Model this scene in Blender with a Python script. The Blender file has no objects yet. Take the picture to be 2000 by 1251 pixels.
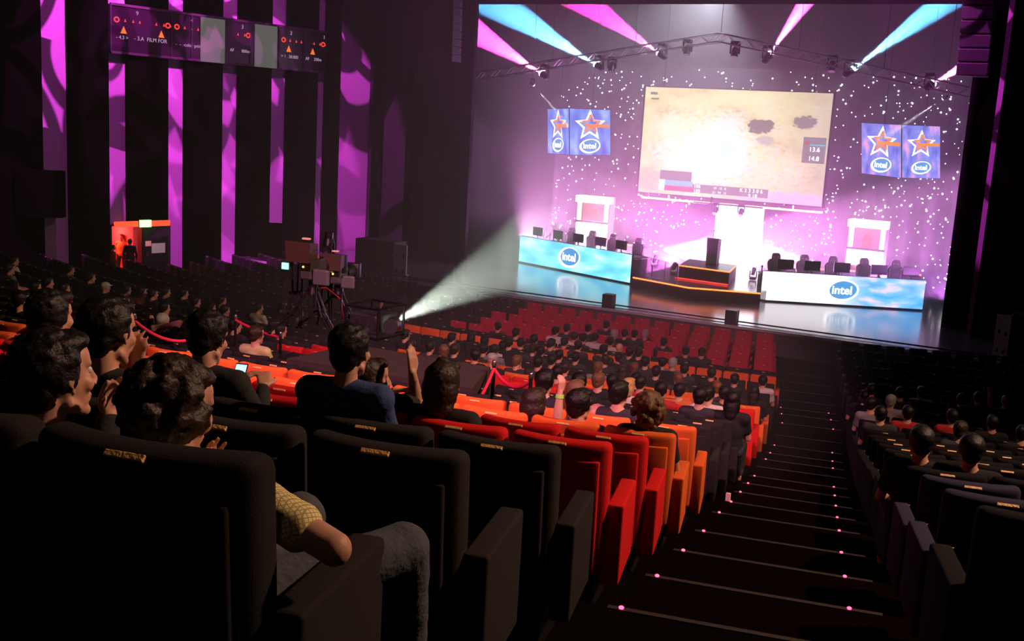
import bpy, bmesh, math, random
import numpy as np
from mathutils import Vector, Matrix, noise
random.seed(7)
sc = bpy.context.scene
COL = sc.collection
ZC = 6.3                      # eye height above the floor in front of the stage

# ---------------------------------------------------------------- camera
F_PX = 2110.0
def _unit(v):
    v = np.array(v, float); return v / np.linalg.norm(v)
_d = _unit((320 - 1000, 12450 - 625.5, F_PX))
_y = np.array((2119 - 1000, 313 - 625.5, F_PX)); _y = _unit(_y - _y.dot(_d) * _d)
_x = np.cross(_d, _y); _x = _x if _x[0] > 0 else -_x
RW = np.array([_x, _y, -_d])              # rows: world axes seen from the camera (x right, y down, z forward)
def ray(px, py): return RW @ np.array([px - 1000, py - 625.5, F_PX])
def P(px, py, Y):                          # the point of a sight line at depth Y metres
    r = ray(px, py); r = r * (Y / r[1]); return Vector((r[0], r[1], r[2] + ZC))
def PZ(px, py, z):                         # the point of a sight line at height z
    r = ray(px, py); r = r * ((z - ZC) / r[2]); return Vector((r[0], r[1], z))
def project(p):
    q = RW.T @ np.array([p[0], p[1], p[2] - ZC]); return 1000 + F_PX * q[0] / q[2], 625.5 + F_PX * q[1] / q[2], q[2]
cam = bpy.data.cameras.new('camera'); cam.sensor_width = 36; cam.lens = F_PX / 2000 * 36; cam.clip_start = .05; cam.clip_end = 300
co = bpy.data.objects.new('camera', cam); COL.objects.link(co)
M = Matrix.Identity(4)
for i in range(3):
    M[i][0] = RW[i][0]; M[i][1] = -RW[i][1]; M[i][2] = -RW[i][2]
M[0][3], M[1][3], M[2][3] = 0, 0, ZC
co.matrix_world = M; sc.camera = co

# ---------------------------------------------------------------- world, view, render settings
w = bpy.data.worlds.new('world'); sc.world = w; w.use_nodes = True
w.node_tree.nodes['Background'].inputs[0].default_value = (.004, .003, .006, 1)
w.node_tree.nodes['Background'].inputs[1].default_value = .12
sc.view_settings.view_transform = 'Standard'; sc.view_settings.look = 'None'
sc.view_settings.exposure = 0; sc.view_settings.gamma = 1; sc.view_settings.use_curve_mapping = False
cy = sc.cycles
cy.max_bounces = 5; cy.diffuse_bounces = 2; cy.glossy_bounces = 2; cy.transmission_bounces = 3
cy.volume_bounces = 0; cy.transparent_max_bounces = 8; cy.caustics_reflective = False; cy.caustics_refractive = False
cy.use_denoising = True; cy.sample_clamp_indirect = 4; cy.use_light_tree = True
cy.use_adaptive_sampling = True; cy.adaptive_threshold = .02

# ---------------------------------------------------------------- room lights
def aim(o, a, b):
    o.location = a; o.rotation_euler = (Vector(b) - Vector(a)).to_track_quat('-Z', 'Y').to_euler()
def spot(name, a, b, watt, col, deg, blend=.3, radius=.05):
    l = bpy.data.lights.new(name, 'SPOT'); l.energy = watt; l.color = col; l.spot_size = math.radians(deg); l.spot_blend = blend
    l.shadow_soft_size = radius
    o = bpy.data.objects.new(name, l); COL.objects.link(o); aim(o, a, b); return o
HOUSE = spot('house_and_fill_light', (7.5, 11.5, ZC + 8.8), (-6.5, 9.5, 3.2), 9500, (1, .58, .38), 84, .7, .3)
BACKH = spot('house_and_fill_light', (-1, -5, ZC + 8.9), (-7.7, 16.2, 2.0), 19000, (1, .36, .52), 25, .25, .2)
FILLH = spot('house_and_fill_light', (2, -7, ZC + 8.5), (-3, 3, 4.5), 60, (1, .75, .65), 70, .8, .4)  # added dim fill for the near seats and plates, not a known lamp
# ---------------------------------------------------------------- materials
MATS = {}
def nt(m): return m.node_tree.nodes, m.node_tree.links
def mat(name, col=(.5, .5, .5), rough=.6, metal=0, emis=None, es=0, bump=0, bscale=60, var=.0, spec=.5, sheen=0, alpha=1, trans=0, coat=0):
    if name in MATS: return MATS[name]
    m = bpy.data.materials.new(name); m.use_nodes = True; n, l = nt(m); b = n['Principled BSDF']
    b.inputs['Base Color'].default_value = (*col, 1); b.inputs['Roughness'].default_value = rough; b.inputs['Metallic'].default_value = metal
    b.inputs['Specular IOR Level'].default_value = spec
    if sheen: b.inputs['Sheen Weight'].default_value = sheen; b.inputs['Sheen Roughness'].default_value = .5; b.inputs['Sheen Tint'].default_value = (*col, 1)
    if coat: b.inputs['Coat Weight'].default_value = coat; b.inputs['Coat Roughness'].default_value = .16
    if trans: b.inputs['Transmission Weight'].default_value = trans
    if alpha < 1: b.inputs['Alpha'].default_value = alpha
    if emis: b.inputs['Emission Color'].default_value = (*emis, 1); b.inputs['Emission Strength'].default_value = es
    tc = n.new('ShaderNodeTexCoord'); nz = n.new('ShaderNodeTexNoise'); nz.inputs['Scale'].default_value = bscale; nz.inputs['Detail'].default_value = 3
    l.new(tc.outputs['Object'], nz.inputs['Vector'])
    if var:
        mx = n.new('ShaderNodeMix'); mx.data_type = 'RGBA'
        mx.inputs['A'].default_value = (*[c * (1 - var) for c in col], 1); mx.inputs['B'].default_value = (*[min(1, c * (1 + var)) for c in col], 1)
        l.new(nz.outputs['Fac'], mx.inputs['Factor']); l.new(mx.outputs['Result'], b.inputs['Base Color'])
    if bump:
        bp = n.new('ShaderNodeBump'); bp.inputs['Strength'].default_value = bump; bp.inputs['Distance'].default_value = .01
        l.new(nz.outputs['Fac'], bp.inputs['Height']); l.new(bp.outputs['Normal'], b.inputs['Normal'])
    MATS[name] = m; return m
def objcol(name, rough=.8, bump=.3, bscale=80, sheen=0, spec=.3):
    m = mat(name, (.5, .5, .5), rough, bump=bump, bscale=bscale, spec=spec); n, l = nt(m)
    oi = n.new('ShaderNodeObjectInfo'); l.new(oi.outputs['Color'], n['Principled BSDF'].inputs['Base Color']); return m
def emit_nodes(name, build, strength=1.0):
    """A display: a procedural picture as emission. build(nodes, links, uv_socket) returns a colour socket."""
    m = bpy.data.materials.new(name); m.use_nodes = True; n, l = nt(m); n.clear()
    out = n.new('ShaderNodeOutputMaterial'); em = n.new('ShaderNodeEmission'); em.inputs[1].default_value = strength
    tc = n.new('ShaderNodeTexCoord'); l.new(build(n, l, tc.outputs['UV']), em.inputs[0]); l.new(em.outputs[0], out.inputs[0]); MATS[name] = m; return m
def N(n, t, **kw):
    x = n.new(t)
    for k, v in kw.items(): setattr(x, k, v)
    return x
def mth(n, l, op, a, b=None, c=None, clamp=False):
    x = n.new('ShaderNodeMath'); x.operation = op; x.use_clamp = clamp
    for i, v in enumerate((a, b, c)):
        if v is None: continue
        if isinstance(v, (int, float)): x.inputs[i].default_value = v
        else: l.new(v, x.inputs[i])
    return x.outputs[0]
def mixc(n, l, f, a, b):
    x = n.new('ShaderNodeMix'); x.data_type = 'RGBA'
    for key, v in (('Factor', f), ('A', a), ('B', b)):
        if isinstance(v, (int, float)): x.inputs[key].default_value = v
        elif isinstance(v, tuple): x.inputs[key].default_value = (*v, 1)
        else: l.new(v, x.inputs[key])
    return x.outputs['Result']
def ramp(n, l, f, stops):
    x = n.new('ShaderNodeValToRGB'); l.new(f, x.inputs[0]); e = x.color_ramp.elements
    e[0].position, e[0].color = stops[0][0], (*stops[0][1], 1); e[1].position, e[1].color = stops[-1][0], (*stops[-1][1], 1)
    for p, c in stops[1:-1]: q = e.new(p); q.color = (*c, 1)
    return x.outputs[0]
def fabric(name, col, var=.15): return mat(name, col, .9, bump=.25, bscale=220, var=var, spec=.15, sheen=.15)
SEATM = {'black': fabric('black_fabric', (.019, .016, .018)), 'red': fabric('red_fabric', (.62, .012, .014)), 'orange': fabric('orange_fabric', (.78, .135, .03)),
         'crimson': fabric('crimson_fabric', (.5, .014, .06)), 'shaded_black': fabric('shaded_black_fabric', (.007, .006, .009)), 'navy': fabric('navy_fabric', (.03, .028, .06))}  # the right block's shade is put into a darker copy of black
BLACKP = mat('black_plastic', (.012, .012, .014), .45, bump=.05)
BLACKM = mat('black_metal', (.02, .02, .022), .35, .6, bump=.03)
STEEL = mat('brushed_steel', (.5, .5, .52), .3, 1, bump=.05, bscale=200)
BRASS = mat('brass_plate', (.95, .52, .2), .45, .15, bump=.6, bscale=120, var=.25)
CARPET = mat('dark_carpet', (.004, .002, .002), 1.0, bump=.5, bscale=90, var=.4, spec=0)
WALLM = mat('black_wall_cloth', (.0016, .0013, .0016), 1.0, bump=.2, bscale=20, var=.3, spec=0)
PANELM = mat('plum_wall_panel', (.32, .2, .34), .85, bump=.1, bscale=30, var=.1, spec=.1)
STAGEM = mat('stage_gloss_floor', (.10, .085, .11), .2, bump=.03, bscale=6, var=.3, spec=1.0, coat=.6)
def glow(name, col, s): return mat(name, (0, 0, 0), .5, emis=col, es=s)

# ---------------------------------------------------------------- mesh tools
class MB:
    def __init__(s): s.v = []; s.f = []; s.mi = []; s.cur = 0
    def add(s, vs, fs):
        o = len(s.v); s.v += [tuple(v) for v in vs]; s.f += [tuple(i + o for i in f) for f in fs]; s.mi += [s.cur] * len(fs); return s
    def box(s, c, d, rot=None):
        c = Vector(c); h = [x / 2 for x in d]
        vs = [Vector((sx * h[0], sy * h[1], sz * h[2])) for sz in (-1, 1) for sy in (-1, 1) for sx in (-1, 1)]
        if rot is not None: vs = [rot @ v for v in vs]
        return s.add([c + v for v in vs], [(0, 2, 3, 1), (4, 5, 7, 6), (0, 1, 5, 4), (2, 6, 7, 3), (0, 4, 6, 2), (1, 3, 7, 5)])
    def rbox(s, c, d, r=.02, n=3, rot=None, warp=None):
        """rounded box: a subdivided cube whose surface is pushed onto a box of corner radius r"""
        h = Vector([x / 2 for x in d]); r = min(r, *h); c = Vector(c)
        def ax(a):
            e = h[a] - r; seg = [-h[a] + r * (1 - math.cos(math.pi / 2 * k / n)) for k in range(n)]
            mid = [-e + 2 * e * k / 8 for k in range(9)] if (warp and a == 0) else [-e, e]
            return seg + mid + [-x for x in reversed(seg)]
        A = [ax(0), ax(1), ax(2)]; idx = {}; vs = []; fs = []
        def vid(p):
            k = tuple(round(x, 6) for x in p)
            if k not in idx:
                q = Vector([max(-(h[i] - r), min(h[i] - r, p[i])) for i in range(3)]); dd = Vector(p) - q
                q = q + dd.normalized() * r if dd.length > 1e-9 else q
                if warp: q = warp(q)
                if rot is not None: q = rot @ q
                idx[k] = len(vs); vs.append(c + q)
            return idx[k]
        for a in range(3):
            u, v = (a + 1) % 3, (a + 2) % 3
            for sgn in (-1, 1):
                for i in range(len(A[u]) - 1):
                    for j in range(len(A[v]) - 1):
                        q = []
                        for (ii, jj) in ((i, j), (i + 1, j), (i + 1, j + 1), (i, j + 1)):
                            p = [0, 0, 0]; p[a] = sgn * h[a]; p[u] = A[u][ii]; p[v] = A[v][jj]; q.append(vid(p))
                        if len(set(q)) < 3: continue
                        fs.append(tuple(q) if sgn > 0 else tuple(reversed(q)))
        return s.add(vs, fs)
    def tube(s, a, b, r, r2=None, n=10, caps=True):
        a = Vector(a); b = Vector(b); r2 = r if r2 is None else r2; d = (b - a)
        if d.length < 1e-6: return s
        q = d.to_track_quat('Z', 'Y'); vs = []
        for (p, rr) in ((a, r), (b, r2)):
            for k in range(n):
                t = 2 * math.pi * k / n; vs.append(p + q @ Vector((math.cos(t) * rr, math.sin(t) * rr, 0)))
        fs = [(k, (k + 1) % n, n + (k + 1) % n, n + k) for k in range(n)]
        if caps: fs += [tuple(reversed(range(n))), tuple(range(n, 2 * n))]
        return s.add(vs, fs)
    def path(s, pts, r, n=8):
        pts = [Vector(p) for p in pts]; vs = []; up = Vector((0, 0, 1))
        for i, p in enumerate(pts):
            t = (pts[min(i + 1, len(pts) - 1)] - pts[max(i - 1, 0)]).normalized()
            a = t.cross(up); a = a.normalized() if a.length > .05 else Vector((1, 0, 0)); b = a.cross(t)
            for k in range(n): an = 2 * math.pi * k / n; vs.append(p + a * math.cos(an) * r + b * math.sin(an) * r)
        fs = [(i * n + k, i * n + (k + 1) % n, (i + 1) * n + (k + 1) % n, (i + 1) * n + k) for i in range(len(pts) - 1) for k in range(n)]
        fs += [tuple(reversed(range(n))), tuple(range((len(pts) - 1) * n, len(pts) * n))]
        return s.add(vs, fs)
    def ell(s, c, r, rot=None, nu=16, nv=10):
        c = Vector(c); r = (r, r, r) if isinstance(r, (int, float)) else r; vs = [Vector((0, 0, -r[2]))]
        for j in range(1, nv):
            t = -math.pi / 2 + math.pi * j / nv
            for i in range(nu): u = 2 * math.pi * i / nu; vs.append(Vector((r[0] * math.cos(t) * math.cos(u), r[1] * math.cos(t) * math.sin(u), r[2] * math.sin(t))))
        vs.append(Vector((0, 0, r[2]))); L = len(vs) - 1
        fs = [(0, 1 + (i + 1) % nu, 1 + i) for i in range(nu)] + [(L, L - nu + i, L - nu + (i + 1) % nu) for i in range(nu)]
        fs += [(1 + j * nu + i, 1 + j * nu + (i + 1) % nu, 1 + (j + 1) * nu + (i + 1) % nu, 1 + (j + 1) * nu + i) for j in range(nv - 2) for i in range(nu)]
        if rot is not None: vs = [rot @ v for v in vs]
        return s.add([c + v for v in vs], fs)
    def rc(s, a, ra, b, rb, n=12):             # tapered limb with round ends
        s.ell(a, ra, None, n, 8); s.ell(b, rb, None, n, 8); return s.tube(a, b, ra * .995, rb * .995, n)
    def prism(s, poly, z0, z1):
        n = len(poly); vs = [(x, y, z0) for x, y in poly] + [(x, y, z1) for x, y in poly]
        return s.add(vs, [tuple(reversed(range(n))), tuple(range(n, 2 * n))] + [(k, (k + 1) % n, n + (k + 1) % n, n + k) for k in range(n)])
    def slab(s, pts, t):                        # planar outline of 3-D points, thickness t along its normal
        pts = [Vector(p) for p in pts]; nrm = (pts[1] - pts[0]).cross(pts[2] - pts[1]).normalized() * t; n = len(pts)
        return s.add(pts + [p - nrm for p in pts], [tuple(range(n)), tuple(reversed(range(n, 2 * n)))] + [((k + 1) % n, k, n + k, n + (k + 1) % n) for k in range(n)])
    def mesh(s, name, mats, smooth=False, uvplane=None):
        me = bpy.data.meshes.new(name); me.from_pydata(s.v, [], s.f)
        mats = mats if isinstance(mats, (list, tuple)) else [mats]
        for m in mats: me.materials.append(m)
        if len(mats) > 1: me.polygons.foreach_set('material_index', s.mi)
        if smooth:
            me.polygons.foreach_set('use_smooth', [True] * len(me.polygons)); 
            if smooth != 'all': me.set_sharp_from_angle(angle=math.radians(50))
        me.update(); return me
    def build(s, name, mats, parent=None, smooth=False): return link(name, s.mesh(name, mats, smooth), parent)
def link(name, data, parent=None, loc=None, rz=None):
    o = bpy.data.objects.new(name, data); COL.objects.link(o)
    if parent is not None: o.parent = parent
    if loc is not None: o.location = loc
    if rz is not None: o.rotation_euler = (0, 0, rz)
    return o
def tag(o, label=None, cat=None, group=None, kind=None):
    if label: o['label'] = label
    if cat: o['category'] = cat
    if group: o['group'] = group
    if kind: o['kind'] = kind
    return o
def thing(name, label, cat, loc=(0, 0, 0), rz=0, group=None): return tag(link(name, None, None, loc, rz), label, cat, group)
def struct(name, mb, m, label=None, smooth=False): return tag(mb.build(name, m, None, smooth), label, None, None, 'structure')
KIDS = {}
def copy_tree(o, loc=None, rz=None, parent=None, color=None):
    c = o.copy(); COL.objects.link(c)
    if parent is not None: c.parent = parent
    if loc is not None: c.location = loc
    if rz is not None: c.rotation_euler = (0, 0, rz)
    for ch in KIDS.get(o.name, ()): copy_tree(ch, None, None, c)
    return c
def remember(root):
    KIDS[root.name] = [c for c in COL.objects if c.parent == root]
    for c in KIDS[root.name]: remember(c)
def quad_uv(name, a, b, c, d, m, parent=None, thick=0):
    """a flat display, corners bottom-left, bottom-right, top-right, top-left, with UV 0..1"""
    me = bpy.data.meshes.new(name); me.from_pydata([tuple(a), tuple(b), tuple(c), tuple(d)], [], [(0, 1, 2, 3)])
    uv = me.uv_layers.new(name='UVMap')
    for i, t in enumerate(((0, 0), (1, 0), (1, 1), (0, 1))): uv.data[i].uv = t
    me.materials.append(m); return link(name, me, parent)
def textmesh(name, txt, size, m, parent=None, mat4=None, ext=.004, sx=1.0, bold=0):
    cu = bpy.data.curves.new('t', 'FONT'); cu.body = txt; cu.size = size; cu.extrude = ext; cu.align_x = 'CENTER'; cu.align_y = 'CENTER'; cu.resolution_u = 3; cu.offset = bold
    o = bpy.data.objects.new('t', cu); COL.objects.link(o); dg = bpy.context.evaluated_depsgraph_get(); dg.update()
    me = bpy.data.meshes.new_from_object(o.evaluated_get(dg)); bpy.data.objects.remove(o); bpy.data.curves.remove(cu)
    me.materials.clear(); me.materials.append(m)
    if sx != 1: me.transform(Matrix.Diagonal((sx, 1, 1, 1)))
    if mat4 is not None: me.transform(mat4)
    me.name = name; return link(name, me, parent)
def frame4(origin, xdir, zdir=Vector((0, 0, 1))):
    """matrix taking text (x right, y up, z out) onto a wall whose right is xdir"""
    x = Vector(xdir).normalized(); z = Vector(zdir).normalized(); z = (z - x * x.dot(z)).normalized(); nn = x.cross(z)
    m = Matrix.Identity(4)
    for i in range(3): m[i][0] = x[i]; m[i][1] = z[i]; m[i][2] = nn[i]; m[i][3] = origin[i]
    return m
_tmp = []
def remesh(mb, voxel, smooth=4, jitter=0, jscale=40, name='m'):
    me = mb.mesh('tmp', BLACKP); o = bpy.data.objects.new('tmp', me); COL.objects.link(o)
    r = o.modifiers.new('r', 'REMESH'); r.mode = 'VOXEL'; r.voxel_size = voxel; r.adaptivity = 0
    s = o.modifiers.new('s', 'SMOOTH'); s.factor = .5; s.iterations = smooth
    dg = bpy.context.evaluated_depsgraph_get(); dg.update()
    out = bpy.data.meshes.new_from_object(o.evaluated_get(dg)); bpy.data.objects.remove(o); bpy.data.meshes.remove(me)
    if jitter:
        nn = [(v.co.copy(), v.normal.copy()) for v in out.vertices]
        for v, (c, nrm) in zip(out.vertices, nn):
            v.co = c + nrm * (noise.noise(c * jscale) * jitter + noise.noise(c * jscale * 2.7) * jitter * .5)
    out.polygons.foreach_set('use_smooth', [True] * len(out.polygons)); out.name = name; out.update(); return out
ORD = ['zeroth', 'first', 'second', 'third', 'fourth', 'fifth', 'sixth', 'seventh', 'eighth', 'ninth', 'tenth', 'eleventh', 'twelfth', 'thirteenth', 'fourteenth', 'fifteenth', 'sixteenth',
       'seventeenth', 'eighteenth', 'nineteenth', 'twentieth']
def ordn(k):
    if k <= 20: return ORD[k]
    t = {2: 'twenty', 3: 'thirty', 4: 'forty', 5: 'fifty'}[k // 10]; return t + '-' + ORD[k % 10] if k % 10 else t[:-1] + 'ieth'
# ---------------------------------------------------------------- seating geometry (concentric rows round a point on the stage axis)
CX, CY = -12.3, 61.8
def XL(Y): return -29.8 + .2345 * (Y - 27.6)
def XR(Y): return 2 * CX - XL(Y)
RB = [-2.0, -.8, .42, 1.65, 2.87, 4.05, 5.2, 6.4, 7.7, 9.0, 10.3, 11.55, 12.8, 14.05, 15.5, 16.75, 18.1, 19.5, 20.8, 22.2, 23.4, 24.6, 25.7, 26.8, 27.9, 29.0, 30.1]
RZ = [.18, -.12, -.42, -.71, -1.04, -1.345, -1.64, -1.93, -2.25, -2.53, -2.85, -3.14, -3.42, -3.70, -3.99, -4.23, -4.50, -4.74, -4.88, -4.98, -5.08, -5.23, -5.27, -5.29, -5.31, -5.33, -5.33]
SEATH = .98
FZ = [z - SEATH + ZC for z in RZ]; FZ[-5:] = [.03, .02, .01, .0, .0]
NAMES = ['behind'] * 3 + list('ABCDEFGHIJKLMNOPQRXSTUVW')
COLOR = dict(A='black', B='black', C='black', D='red', E='red', F='orange', G='orange', H='black', I='black', J='black', K='black', L='red', M='red', N='orange', O='orange',
             P='black', Q='black', R='orange', X='black', S='crimson', T='crimson', U='crimson', V='crimson', W='crimson')
def xe(b): return -1.05 - .182 * b - max(0, b - 23) * .07 - max(0, 3.6 - b) * .02
def xr(b): return .53 - .185 * b - max(0, b - 23) * .05
ROWS = []
for b, z, f, nm in zip(RB, RZ, FZ, NAMES):
    r = math.hypot(xe(b) - CX, b - CY)
    ROWS.append(dict(name=nm, b=b, r=r, f=f, top=z + ZC, te=math.asin((xe(b) - CX) / r), tr=math.asin((xr(b) - CX) / r)))
def pol(r, t, z=0): return Vector((CX + r * math.sin(t), CY - r * math.cos(t), z))
def theta_range(r, m=.05):
    lo = hi = 0
    for k in range(1, 1500):
        t = -k * .0006; p = pol(r, t)
        if p.x < XL(p.y) + m: break
        lo = t
    for k in range(1, 1500):
        t = k * .0006; p = pol(r, t)
        if p.x > XR(p.y) - m: break
        hi = t
    return lo, hi
# ---- stepped floor, nosings, walls, ceiling
fl = MB(); RN = [R['r'] - .72 for R in ROWS]; r0 = ROWS[0]['r'] + 6
edges = [r0] + RN
for i, R in enumerate(ROWS):
    ra, rb = edges[i], edges[i + 1]; last = i == len(ROWS) - 1
    if last: rb = None
    la, ha = theta_range(ra); NS = 40
    lb, hb = theta_range(rb) if rb else (la, ha)
    zf = R['f']; zn = ROWS[i + 1]['f'] if not last else 0
    if last: break
    vs = []
    for k in range(NS + 1):
        ta = la + (ha - la) * k / NS; tb = lb + (hb - lb) * k / NS
        vs += [pol(ra, ta, zf), pol(rb, tb, zf), pol(rb, tb, zn)]
    fl.add(vs, [(3 * k, 3 * k + 3, 3 * k + 4, 3 * k + 1) for k in range(NS)] + [(3 * k + 1, 3 * k + 4, 3 * k + 5, 3 * k + 2) for k in range(NS)])
# flat floor between the last step and the stage
rl = RN[len(ROWS) - 2]; la, ha = theta_range(rl); vs = []
for k in range(41):
    t = la + (ha - la) * k / 40; p = pol(rl, t, 0); vs += [p, Vector((XL(32) + (XR(32) - XL(32)) * k / 40, max(32.05, p.y + .02), 0))]
fl.add(vs, [(2 * k, 2 * k + 2, 2 * k + 3, 2 * k + 1) for k in range(40)])
struct('floor', fl, CARPET, 'dark carpeted stepped floor of the raked auditorium')
nos = MB()
for i, R in enumerate(ROWS[:-1]):
    r = RN[i]; b = R['b'] + .72
    t0 = math.asin((xe(b) + .1 - CX) / r); t1 = math.asin((xr(b) - .12 - CX) / r); n = 6
    for k in range(n):
        a = t0 + (t1 - t0) * k / n; c = t0 + (t1 - t0) * (k + 1) / n
        pa, pb, pc, pd = pol(r - .006, a, R['f'] + .006), pol(r - .006, c, R['f'] + .006), pol(r + .032, c, R['f'] + .006), pol(r + .032, a, R['f'] + .006)
        nos.add([pa, pb, pc, pd, pa - Vector((0, 0, .035)), pb - Vector((0, 0, .035))], [(0, 1, 2, 3), (4, 5, 1, 0)])
struct('trim_1', nos, mat('worn_step_edge', (.03, .018, .016), .6, .1, bump=.4, bscale=50, var=.4), 'worn metal edges of the aisle steps')
HT = ZC + 9.5
def wallbox(name, pts, z0, z1, t, m, label):       # upright wall panel between two plan points, thickness t away from the room
    mb = MB(); (x0, y0), (x1, y1) = pts; d = Vector((x1 - x0, y1 - y0, 0)).normalized(); nrm = Vector((-d.y, d.x, 0)) * t
    mb.prism([(x0, y0), (x1, y1), (x1 + nrm.x, y1 + nrm.y), (x0 + nrm.x, y0 + nrm.y)], z0, z1); return struct(name, mb, m, label)
def strip_poly(mb, y0, y1, off, t, z0, z1, side=-1):      # on the left wall line (side -1) or right wall line (+1); off = towards the room
    s = .2345
    def pt(y, o):
        x = XL(y) + o / math.cos(math.atan(s)); return (x, y) if side < 0 else (2 * CX - x, y)
    q = [pt(y0, off), pt(y1, off), pt(y1, off - t), pt(y0, off - t)]
    mb.prism(q if side < 0 else q[::-1], z0, z1); return mb
STR = [(24.8, 25.7), (27.08, 27.78), (29.31, 30.0), (31.52, 32.25), (33.69, 34.45), (35.9, 36.34), (37.05, 38.5)]
DZ = ZC - 4.2                                              # top of the door opening
for side, nm in ((-1, 'left'), (1, 'right')):
    mb = MB()
    for (a, b, z0) in ((-9, 27.1, 0), (27.1, 28.25, DZ if side < 0 else 0), (28.25, 46, 0)):
        strip_poly(mb, a, b, -.16, .25, z0, HT, side)
    struct('wall_' + nm, mb, PANELM, 'plum side wall panels of the auditorium, %s side' % nm)
    fins = []; prev = 22.6
    for (a, b) in STR: fins.append((prev, a)); prev = b
    fins[0] = (-9, 24.8)
    for k, (a, b) in enumerate(fins):
        z0 = 0
        mb = MB()
        if side < 0 and a < 28 < b: strip_poly(mb, a, 28.25, 0, .15, DZ, HT, side); strip_poly(mb, 28.25, b, 0, .15, 0, HT, side)
        elif side < 0 and k == 1: strip_poly(mb, a, b, 0, .15, 0, HT, side)
        else: strip_poly(mb, a, b, 0, .15, 0, HT, side)
        struct('trim_%d' % (2 + k + (10 if side > 0 else 0)), mb, WALLM, 'black cloth wall fin on the %s wall, number %d from the back' % (nm, k + 1))
mb = MB().box((CX, -9.1, HT / 2), (46, .2, HT)); struct('wall_back', mb, WALLM, 'dark rear wall behind the last row')
mb = MB().prism([(XL(-9) - .5, -9.2), (XR(-9) + .5, -9.2), (XR(46) + .5, 46), (XL(46) - .5, 46)], HT, HT + .2); struct('ceiling', mb, mat('dark_ceiling', (.004, .004, .005), .9), 'dark auditorium ceiling')
mb = MB().box((CX, 45.2, HT / 2), (34, .2, HT)); struct('wall_front', mb, mat('upstage_wall', (.01, .009, .012), .9), 'dark wall behind the stage')
# ---- portal and wings
PY = 37.6; LX = P(912, 400, PY).x; RX = P(1897, 380, PY).x; LZ = P(1400, 6, PY).z
portalm = mat('portal_black', (.03, .022, .032), .9, bump=.1, bscale=10, var=.2, spec=.1)
def wing(name, pts, m=portalm, label='', t=.15): return wallbox(name, pts, .75, HT, t, m, label)
wing('wall_portal_left', [(XL(38.7) - .1, 38.75), (LX, PY)], portalm, 'dark wing wall left of the stage opening')
wing('wall_portal_right', [(RX, PY), (XR(38.7) + .1, 38.75)], portalm, 'dark wing wall right of the stage opening')
mb = MB().box(((LX + RX) / 2, PY + .15, (LZ + HT) / 2), (RX - LX + .6, .3, HT - LZ)); struct('wall_portal_top', mb, WALLM, 'black lintel above the stage opening')
for k, (x, wd, m) in enumerate(((735, .35, WALLM), (800, .3, WALLM), (857, .1, PANELM), (880, .9, WALLM))):  # plum strip added where a slit of light catches the edge
    c = P(x, 300, 38.1 if x < 870 else 37.5); mb = MB().box((c.x, c.y, (HT + .75) / 2), (wd, .22, HT - .75)); struct('trim_%d' % (22 + k), mb, m, 'upright panel edge on the dark wing wall')
for k, (x, wd, yy, m) in enumerate(((1918, 1.1, 37.2, WALLM), (1946, .35, 36.4, PANELM), (1976, .9, 36.0, WALLM))):
    c = P(x, 300, yy); mb = MB().box((c.x, c.y, (HT + .75) / 2), (wd, .22, HT - .75)); struct('trim_%d' % (27 + k), mb, m, 'upright panel edge right of the stage opening')
# ---- stage floor
SZ = .75
mb = MB().prism([(XL(32), 32), (XR(32), 32), (XR(45), 45), (XL(45), 45)], .0, SZ); struct('floor_stage', mb, [STAGEM], 'glossy dark stage floor reflecting the lit desks')
mb = MB().box((CX, 31.985, SZ - .035), (XR(32) - XL(32), .05, .08)); struct('trim_30', mb, mat('stage_lip', (.7, .66, .72), .35, .2), 'pale metal lip along the front edge of the stage')
mb = MB().path([(XL(32) + 1, 32.55, SZ + .05), (CX, 32.55, SZ + .05), (XR(32) - 1, 32.55, SZ + .05)], .025, 6); tag(mb.build('stage_cable', BLACKP), 'black cable running along the front of the stage floor', 'cable')
# ---------------------------------------------------------------- theatre seats
def seat_parts(lod):
    """local frame: origin on the step under the back, x right, y towards the stage, z up"""
    H = SEATH; n = 3 if lod == 0 else 2
    def curve(q): q.y += .055 * (q.x / .28) ** 2 - .018 * (q.z / .3); return q
    parts = {}
    b = MB().rbox((0, .055, .60), (.565, .115, .76), .04, n, None, curve); parts['backrest'] = b
    if lod == 0:
        parts['back_panel'] = MB().rbox((0, -.004, .555), (.47, .03, .66), .012, 2, None, curve)
    parts['seat_cushion'] = MB().rbox((0, .33, .43), (.50, .46, .13), .045, n)
    fr = MB().box((0, .28, .2), (.40, .10, .36)).box((0, .28, .01), (.46, .26, .02)); parts['pedestal'] = fr
    return parts
def arm_mb(n=2):
    return MB().rbox((.30, .34, .585), (.055, .38, .055), .018, n).rbox((.30, .30, .30), (.035, .26, .56), .01, 1)
def end_mb(s=1): return MB().rbox((s * .308, .34, .40), (.095, .50, .46), .016, 3, Matrix.Rotation(math.radians(3.5), 3, 'Z'))
plate_mat = BRASS
PROTO = {}
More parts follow.
